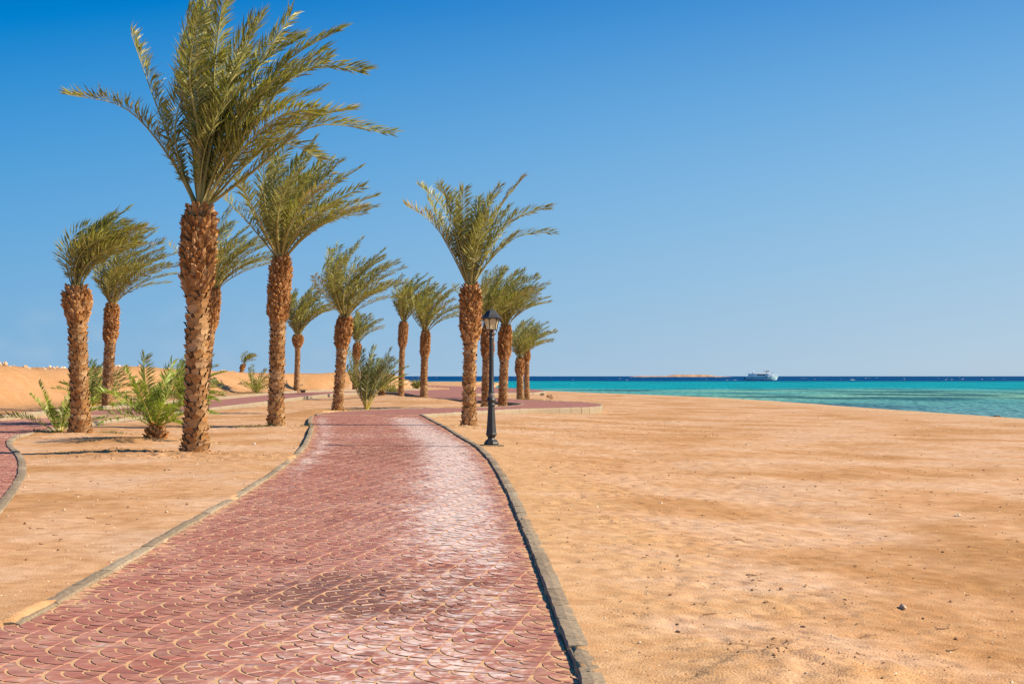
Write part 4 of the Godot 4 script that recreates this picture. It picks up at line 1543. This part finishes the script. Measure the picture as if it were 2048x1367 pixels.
func make_boat() -> void:
	var root := Node3D.new()
	root.position = Vector3(146.0, -0.8, -818.0)
	root.rotation.y = deg_to_rad(-3.0)
	put(root, "motor_boat", "white two-deck motor yacht anchored off the beach", "boat")
	var white := mat(Color(0.85, 0.87, 0.87), 0.35, 0.5)
	var shaded_white := mat(Color(0.50, 0.72, 0.74), 0.35, 0.5)  # white hull paint, with bluish shade and water reflection put into its colour
	var glass := mat(Color(0.015, 0.03, 0.045), 0.15, 0.5)
	var dark := mat(Color(0.03, 0.06, 0.09), 0.6, 0.3)
	# hull: sections from stern to bow
	var t := Tris.new()
	var last := []
	for s in [[-9.6, 2.2, 1.3, 1.7], [-7.5, 2.5, 1.5, 2.0], [-3.0, 2.7, 1.7, 2.2], [2.0, 2.65, 1.6, 2.3], [5.5, 2.1, 1.1, 2.5], [8.0, 1.1, 0.45, 2.7], [9.9, 0.05, 0.02, 2.95]]:
		var x: float = s[0]
		var back: float = 1.7 if s[0] > 9.0 else 0.0
		var ring := [Vector3(x - back * 1.1, -0.6, -s[2]), Vector3(x - back * 0.6, 0.6, -(s[1] + s[2]) * 0.5), Vector3(x, s[3], -s[1]), Vector3(x, s[3], s[1]), Vector3(x - back * 0.6, 0.6, (s[1] + s[2]) * 0.5), Vector3(x - back * 1.1, -0.6, s[2])]
		if not last.is_empty():
			for k in 6:
				t.quad(last[k], last[(k + 1) % 6], ring[(k + 1) % 6], ring[k], Color.WHITE)
		else:
			for k in range(1, 5):
				t.tri(ring[0], ring[k], ring[k + 1], Color.WHITE)
		last = ring
	part(root, "hull", t.mesh(shaded_white))
	var line := Tris.new()
	box(line, Vector3(-1.4, 0.14, 0), Vector3(15.8, 0.32, 5.42))
	part(root, "waterline_stripe", line.mesh(dark))
	var cabin := Tris.new()
	box(cabin, Vector3(-2.0, 2.9, 0), Vector3(11.2, 1.6, 4.5))
	box(cabin, Vector3(4.4, 2.75, 0), Vector3(2.2, 1.0, 3.6))
	var cab := part(root, "cabin", cabin.mesh(white))
	for i in 5:
		var w := Tris.new()
		box(w, Vector3(-2.6 + i * 0.98, 3.0, 2.27), Vector3(0.76, 0.72, 0.06))
		part(cab, "window", w.mesh(glass))
	var deck := Tris.new()
	box(deck, Vector3(-1.7, 3.80, 0), Vector3(13.4, 0.18, 5.3))
	part(root, "upper_deck", deck.mesh(white))
	var house := Tris.new()
	box(house, Vector3(4.6, 4.2, 0), Vector3(3.6, 0.7, 3.6))
	box(house, Vector3(3.0, 5.0, 0), Vector3(2.4, 1.0, 3.2))
	box(house, Vector3(2.7, 5.75, 0), Vector3(2.6, 0.5, 2.9))
	var wh := part(root, "wheelhouse", house.mesh(white))
	var ws := Tris.new()
	box(ws, Vector3(3.1, 5.15, 1.63), Vector3(1.5, 0.5, 0.06))
	part(wh, "window", ws.mesh(glass))
	var can := Tris.new()
	box(can, Vector3(-1.6, 4.35, 0), Vector3(6.6, 0.85, 4.2))
	part(root, "saloon", can.mesh(white))
	var arch := Tris.new()
	tube(arch, [Vector3(-5.2, 3.9, 2.0), Vector3(-4.5, 5.6, 1.6)], 0.22, 0.16)
	tube(arch, [Vector3(-5.2, 3.9, -2.0), Vector3(-4.5, 5.6, -1.6)], 0.22, 0.16)
	tube(arch, [Vector3(-4.5, 5.55, 1.7), Vector3(-4.5, 5.55, -1.7)], 0.16, 0.16)
	part(root, "davit_arch", arch.mesh(white))
	var radar := Tris.new()
	tube(radar, [Vector3(0.4, 4.7, 0), Vector3(0.2, 5.9, 0)], 0.15, 0.1)
	box(radar, Vector3(0.0, 5.95, 0), Vector3(1.6, 0.18, 1.4))
	part(root, "radar_mast", radar.mesh(white))
	var rail := Tris.new()
	for sd in [-1.0, 1.0]:
		tube(rail, [Vector3(5.2, 3.3, 2.0 * sd), Vector3(8.0, 3.5, 1.0 * sd), Vector3(10.2, 3.75, 0.0)], 0.05, 0.05, 4)
		for q in [[5.6, 2.0], [7.0, 1.5], [8.4, 0.9]]:
			tube(rail, [Vector3(q[0], 2.5, q[1] * sd), Vector3(q[0], 3.45, q[1] * sd)], 0.04, 0.04, 4)
	part(root, "railing", rail.mesh(white))
	for q in [Vector3(-5.9, 1.6, 2.75), Vector3(2.5, 1.9, 2.85)]:
		var f := Tris.new()
		tube(f, [q - Vector3(0, 0.45, 0), q + Vector3(0, 0.45, 0)], 0.26, 0.26, 8)
		part(root, "fender", f.mesh(dark))
	var plat := Tris.new()
	box(plat, Vector3(-10.1, 0.7, 0), Vector3(1.2, 0.2, 3.6))
	tube(plat, [Vector3(-9.8, 1.2, 1.2), Vector3(-9.8, 1.2, -1.2)], 0.35, 0.35, 8)
	part(root, "swim_platform", plat.mesh(dark))

# ---------------------------------------------------------------- stones and litter

func stone_mesh(seed_: int, m: Material) -> ArrayMesh:
	# an angular stone about one unit across
	var r := RandomNumberGenerator.new()
	r.seed = seed_
	var t := Tris.new()
	var n := 8
	var rows := []
	for j in 5:
		var ring := []
		var f := j / 4.0
		for i in n:
			var a := TAU * i / n
			var rad := sin(clampf(f, 0.03, 0.97) * PI) * 0.5 * r.randf_range(0.55, 1.2)
			ring.append(Vector3(cos(a) * rad, (0.5 - cos(f * PI) * 0.5) - 0.3 + r.randf_range(-0.06, 0.06), sin(a) * rad * 0.85))
		rows.append(ring)
	for j in 4:
		for i in n:
			var k := (i + 1) % n
			t.quad(rows[j][i], rows[j][k], rows[j + 1][k], rows[j + 1][i], Color.WHITE)
	return t.mesh(m)

func make_stones() -> void:
	var shapes := []
	for k in 6:
		shapes.append(stone_mesh(400 + k, null))
	var r := RandomNumberGenerator.new()
	r.seed = 55
	var lay := func(x: float, z: float, size: Vector3, m: Material, called: String, label: String, category: String, group := "") -> void:
		var o := MeshInstance3D.new()
		o.mesh = shapes[r.randi() % 6]
		o.material_override = m
		o.transform = Transform3D(Basis(Vector3.UP, r.randf() * TAU) * Basis.from_scale(size), Vector3(x, ground_height(x, z) + size.y * 0.02, z))
		put(o, called, label, category, group)
	lay.call(2.8, -10.07, Vector3(0.085, 0.05, 0.055), M.pebble_pale, "stone", "pale whitish stone lying alone on open brown sand", "stone")
	lay.call(5.63, -17.71, Vector3(0.10, 0.06, 0.07), M.pebble_pale, "stone", "cream stone half in shade near the beach's brown patch", "stone")
	lay.call(3.25, -119.5, Vector3(0.75, 0.55, 0.6), M.pebble_brown, "rock", "brown rock by the water past the paved loop", "rock")
	lay.call(2.78, -128.0, Vector3(0.5, 0.3, 0.5), M.pebble_dark, "rock", "dark flat rock at the end of the far kerb", "rock")
	lay.call(-6.3, -34.2, Vector3(0.10, 0.06, 0.07), M.pebble_white, "stone", "white stone on dug sand behind the tallest palm", "stone")
	lay.call(27.9, -80.5, Vector3(0.55, 0.16, 0.4), M.pebble_dark, "rock", "dark rock at the water's edge", "rock")
	for k in 130:                                        # pebbles scattered over the beach
		var d := 7.5 * pow(12.0, r.randf())
		var x := r.randf_range(-0.02, 0.40) * d
		var z := -d
		if x < x_at(RIGHT_EDGE, maxf(z, -58.0)) + 0.5 or (d > 57.0 and x < 6.0) or x > x_at(SHORE, z) - 2.0:
			continue
		var s := r.randf_range(0.010, 0.030) * (1.0 + d / 40.0)
		var tone := r.randi() % 4
		lay.call(x, z, Vector3(s * r.randf_range(0.8, 1.7), s * r.randf_range(0.35, 0.7), s), [M.pebble_dark, M.pebble_brown, M.pebble_brown, M.pebble_pale][tone], "pebble", "small %s pebble lying on the open beach sand" % ["blackish", "brown", "brown", "pale"][tone], "pebble", "pebbles scattered over the beach")
	for k in 36:                                         # gravel in the dug hump by the kerb
		var a := r.randf() * TAU
		var q := absf(r.randfn()) * 0.4
		var s := r.randf_range(0.008, 0.024)
		lay.call(1.5 + cos(a) * q * 1.1, -7.75 + sin(a) * q, Vector3(s, s * 0.75, s), [M.pebble_dark, M.pebble_brown, M.pebble_pale, M.pebble_dark][k % 4], "pebble", "%s gravel bit in the low hump of sand near the kerb" % ["blackish", "brown", "pale", "blackish"][k % 4], "pebble", "gravel in the sand hump")
	for k in 40:                                         # clods on the island
		var d := r.randf_range(12.0, 42.0)
		var x := r.randf_range(-0.36 * d, x_at(LEFT_EDGE, -d) - 0.4)
		if not Geometry2D.is_point_in_polygon(Vector2(x, -d), ISLAND):
			continue
		var s := r.randf_range(0.012, 0.035) * (1.0 + d / 40.0)
		lay.call(x, -d, Vector3(s, s * 0.7, s), [M.pebble_brown, M.pebble_pale][k % 2], "pebble", "small %s pebble on the planted sand island" % ["brown", "pale"][k % 2], "pebble", "pebbles on the planted island")
	var heaps := [[-33.0, 86.0, 0.8, 2.0, 1.5], [-33.4, 90.0, 0.9, 2.5, 1.25], [-33.0, 97.0, 0.5, 4.0, 1.0], [-33.3, 104.0, 0.5, 3.0, 1.1], [-33.4, 111.0, 0.5, 3.0, 1.25], [-33.2, 118.0, 0.5, 3.0, 1.3], [-33.0, 126.0, 0.5, 3.0, 1.1], [-32.6, 136.0, 0.5, 3.0, 1.2], [-32.0, 146.0, 0.5, 3.0, 1.1], [-31.2, 153.0, 0.5, 2.0, 1.6]]
	for k in 280:                                        # pale rubble tipped along the crest of the bank
		var hp: Array = heaps[k % heaps.size()] if k % 3 else heaps[k % 2]
		var s: float = pow(r.randf(), 2.4) * 0.27 + 0.06
		lay.call(hp[0] + r.randfn() * hp[2], -hp[1] + r.randfn() * hp[3], Vector3(s * r.randf_range(0.9, 1.6), s * r.randf_range(0.6, 0.95), s) * hp[4], M.rock[k % 3], "boulder", "%s boulder in the rubble along the bank's crest" % ["tan", "cream", "brownish"][k % 3], "boulder", "boulders on the crest of the sand bank")

	for k in 34:                                         # blown twigs and stalks
		var d := 7.6 * pow(3.2, r.randf())
		var x := r.randf_range(0.4, 0.36 * d)
		var beach := k < 24
		if not beach:
			d = r.randf_range(11.0, 26.0)
			x = r.randf_range(-0.34 * d, x_at(LEFT_EDGE, -d) - 0.5)
			if not Geometry2D.is_point_in_polygon(Vector2(x, -d), ISLAND):
				continue
		elif x < x_at(RIGHT_EDGE, -d) + 0.5:
			continue
		var l := r.randf_range(0.04, 0.13)
		var a := r.randf_range(-0.7, 0.7)
		var pts := []
		for q in 4:
			var f := q / 3.0 - 0.5
			var px := cos(a) * f * l
			var pz := sin(a) * f * l + r.randf_range(-0.006, 0.006)
			pts.append(Vector3(px, ground_height(x + px, -d + pz) + 0.006, pz))
		var t := Tris.new()
		tube(t, pts, 0.0045, 0.002, 5)
		var o := MeshInstance3D.new()
		o.mesh = t.mesh(M.twig)
		o.position = Vector3(x, 0, -d)
		put(o, "twig", "thin dry twig lying on the open beach sand" if beach else "thin dry twig lying on the planted sand island", "twig", "twigs on the beach" if beach else "twigs on the island")
	# grit: dark and pale crumbs strewn over all the sand, too many to count
	var grit := Tris.new()
	for k in 7000:
		var d := 7.2 * pow(9.0, r.randf())
		var x := r.randf_range(-0.39, 0.40) * d
		var p := Vector2(x, -d)
		if Geometry2D.is_point_in_polygon(p, RED) or x < -16.0 or (d > 57.0 and x < 6.0):
			continue
		if x > x_at(LEFT_EDGE, -d) - 0.15 and x < x_at(RIGHT_EDGE, -d) + 0.2:
			continue
		var s := r.randf_range(0.0025, 0.0075) * (1.0 + d / 15.0) * (1.0 if r.randf() < 0.9 else 1.7)
		var y := ground_height(x, -d)
		var a := r.randf() * TAU
		var e := Vector3(x, y + s * 0.55, -d)
		var c: Color = [Color(0.16, 0.10, 0.06), Color(0.24, 0.14, 0.08), Color(0.34, 0.20, 0.10), Color(0.62, 0.48, 0.34)][r.randi() % 4]
		var w := []
		for q in 4:
			w.append(Vector3(x + cos(a + q * PI / 2) * s * r.randf_range(0.6, 1.5), y - s * 0.2, -d + sin(a + q * PI / 2) * s))
		for q in 4:
			grit.tri(w[q], w[(q + 1) % 4], e, c)
	var go := MeshInstance3D.new()
	go.mesh = grit.mesh(vmat(0.95, 0.1))
	put(go, "grit", "fine dark and pale grit strewn over the sand", "grit", "", "stuff")
	# loose clods of dug sand round the trunks
	var t := Tris.new()
	for mo in MOUNDS:
		if mo[5] < 0.5:
			continue
		for k in int(260 * mo[5]):
			var a := r.randf() * TAU
			var q := sqrt(r.randf()) * 1.25
			var x: float = mo[0] + cos(a) * q * mo[2]
			var z: float = mo[1] + sin(a) * q * mo[3]
			if Geometry2D.is_point_in_polygon(Vector2(x, z), RED):
				continue
			var s := r.randf_range(0.015, 0.065)
			var y := ground_height(x, z)
			var c := Color(0.56, 0.345, 0.18) * r.randf_range(0.6, 1.0)
			c.a = 1.0
			var src: PackedVector3Array = shapes[r.randi() % 6].surface_get_arrays(0)[Mesh.ARRAY_VERTEX]
			var b := Basis(Vector3.UP, r.randf() * TAU) * Basis.from_scale(Vector3(s, s * 0.7, s))
			for p in src:
				t.v.push_back(b * p + Vector3(x, y - s * 0.2, z))
				t.c.push_back(c)
	var o := MeshInstance3D.new()
	o.mesh = t.mesh(vmat(0.95, 0.1))
	put(o, "sand_clods", "loose clods of dug sand round the palm trunks", "sand", "", "stuff")

# ---------------------------------------------------------------- the scene

func _ready() -> void:
	var t0 := Time.get_ticks_msec()
	make_view()
	make_outlines()
	# dug sand round the trunks: x, z, half widths, height, roughness
	MOUNDS = [[-6.5, -27.9, 2.3, 1.3, 0.10, 1.0], [-8.2, -29.6, 1.3, 0.9, 0.10, 0.8], [-7.3, -45.0, 1.7, 1.6, 0.09, 0.8], [-12.2, -39.2, 1.5, 1.3, 0.10, 0.5], [-14.2, -40.0, 0.9, 0.7, 0.16, 0.5], [-9.3, -35.4, 1.4, 1.0, 0.10, 0.4], [-11.0, -36.5, 1.8, 0.8, 0.08, 0.2],
		[-1.4, -45.0, 1.5, 1.6, 0.04, 0.9], [-8.6, -61.5, 1.5, 1.4, 0.24, 0.2], [-8.0, -64.0, 1.0, 1.2, 0.18, 0.3], [-7.0, -100.0, 3.6, 12.0, 0.27, 0.2], [-10.4, -111.0, 2.0, 5.0, 0.25, 0.2], [-7.0, -67.8, 1.3, 1.5, 0.14, 0.2], [-4.0, -84.0, 3.5, 8.0, 0.08, 0.1], [-32.0, -88.0, 2.0, 2.6, 0.24, 0.2], [-34.0, -122.0, 3.0, 6.0, 0.25, 0.2]]
	make_feet()
	make_materials()
	print("materials ", Time.get_ticks_msec() - t0)
	make_ground()
	print("ground ", Time.get_ticks_msec() - t0)
	make_paving()
	print("paving ", Time.get_ticks_msec() - t0)
	make_kerbs()
	make_sea()
	make_island()
	print("sea ", Time.get_ticks_msec() - t0)
	make_palms()
	print("palms ", Time.get_ticks_msec() - t0)
	make_shrub("yellow-green shrub beside the stumpy young palm, before the bank", Vector2(-12.2, -141.9), 2.0, 1.3, 1)
	make_shrub("yellow-green shrub between two slender far palms at the bank's end", Vector2(-10.9, -160.5), 2.2, 1.4, 2)
	make_weeds()
	make_lamp()
	make_boat()
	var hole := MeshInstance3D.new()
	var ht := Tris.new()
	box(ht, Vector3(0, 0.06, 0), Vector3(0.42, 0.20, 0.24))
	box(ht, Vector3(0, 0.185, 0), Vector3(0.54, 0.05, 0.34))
	hole.mesh = ht.mesh(M.pebble_dark)  # solid dark box painted in for the shade inside a drain hole
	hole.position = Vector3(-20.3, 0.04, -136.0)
	put(hole, "dark_drain_hole", "dark solid block standing for the shaded drain opening in the raised pale kerb", "drain")
	make_stones()
	print("done ", Time.get_ticks_msec() - t0)
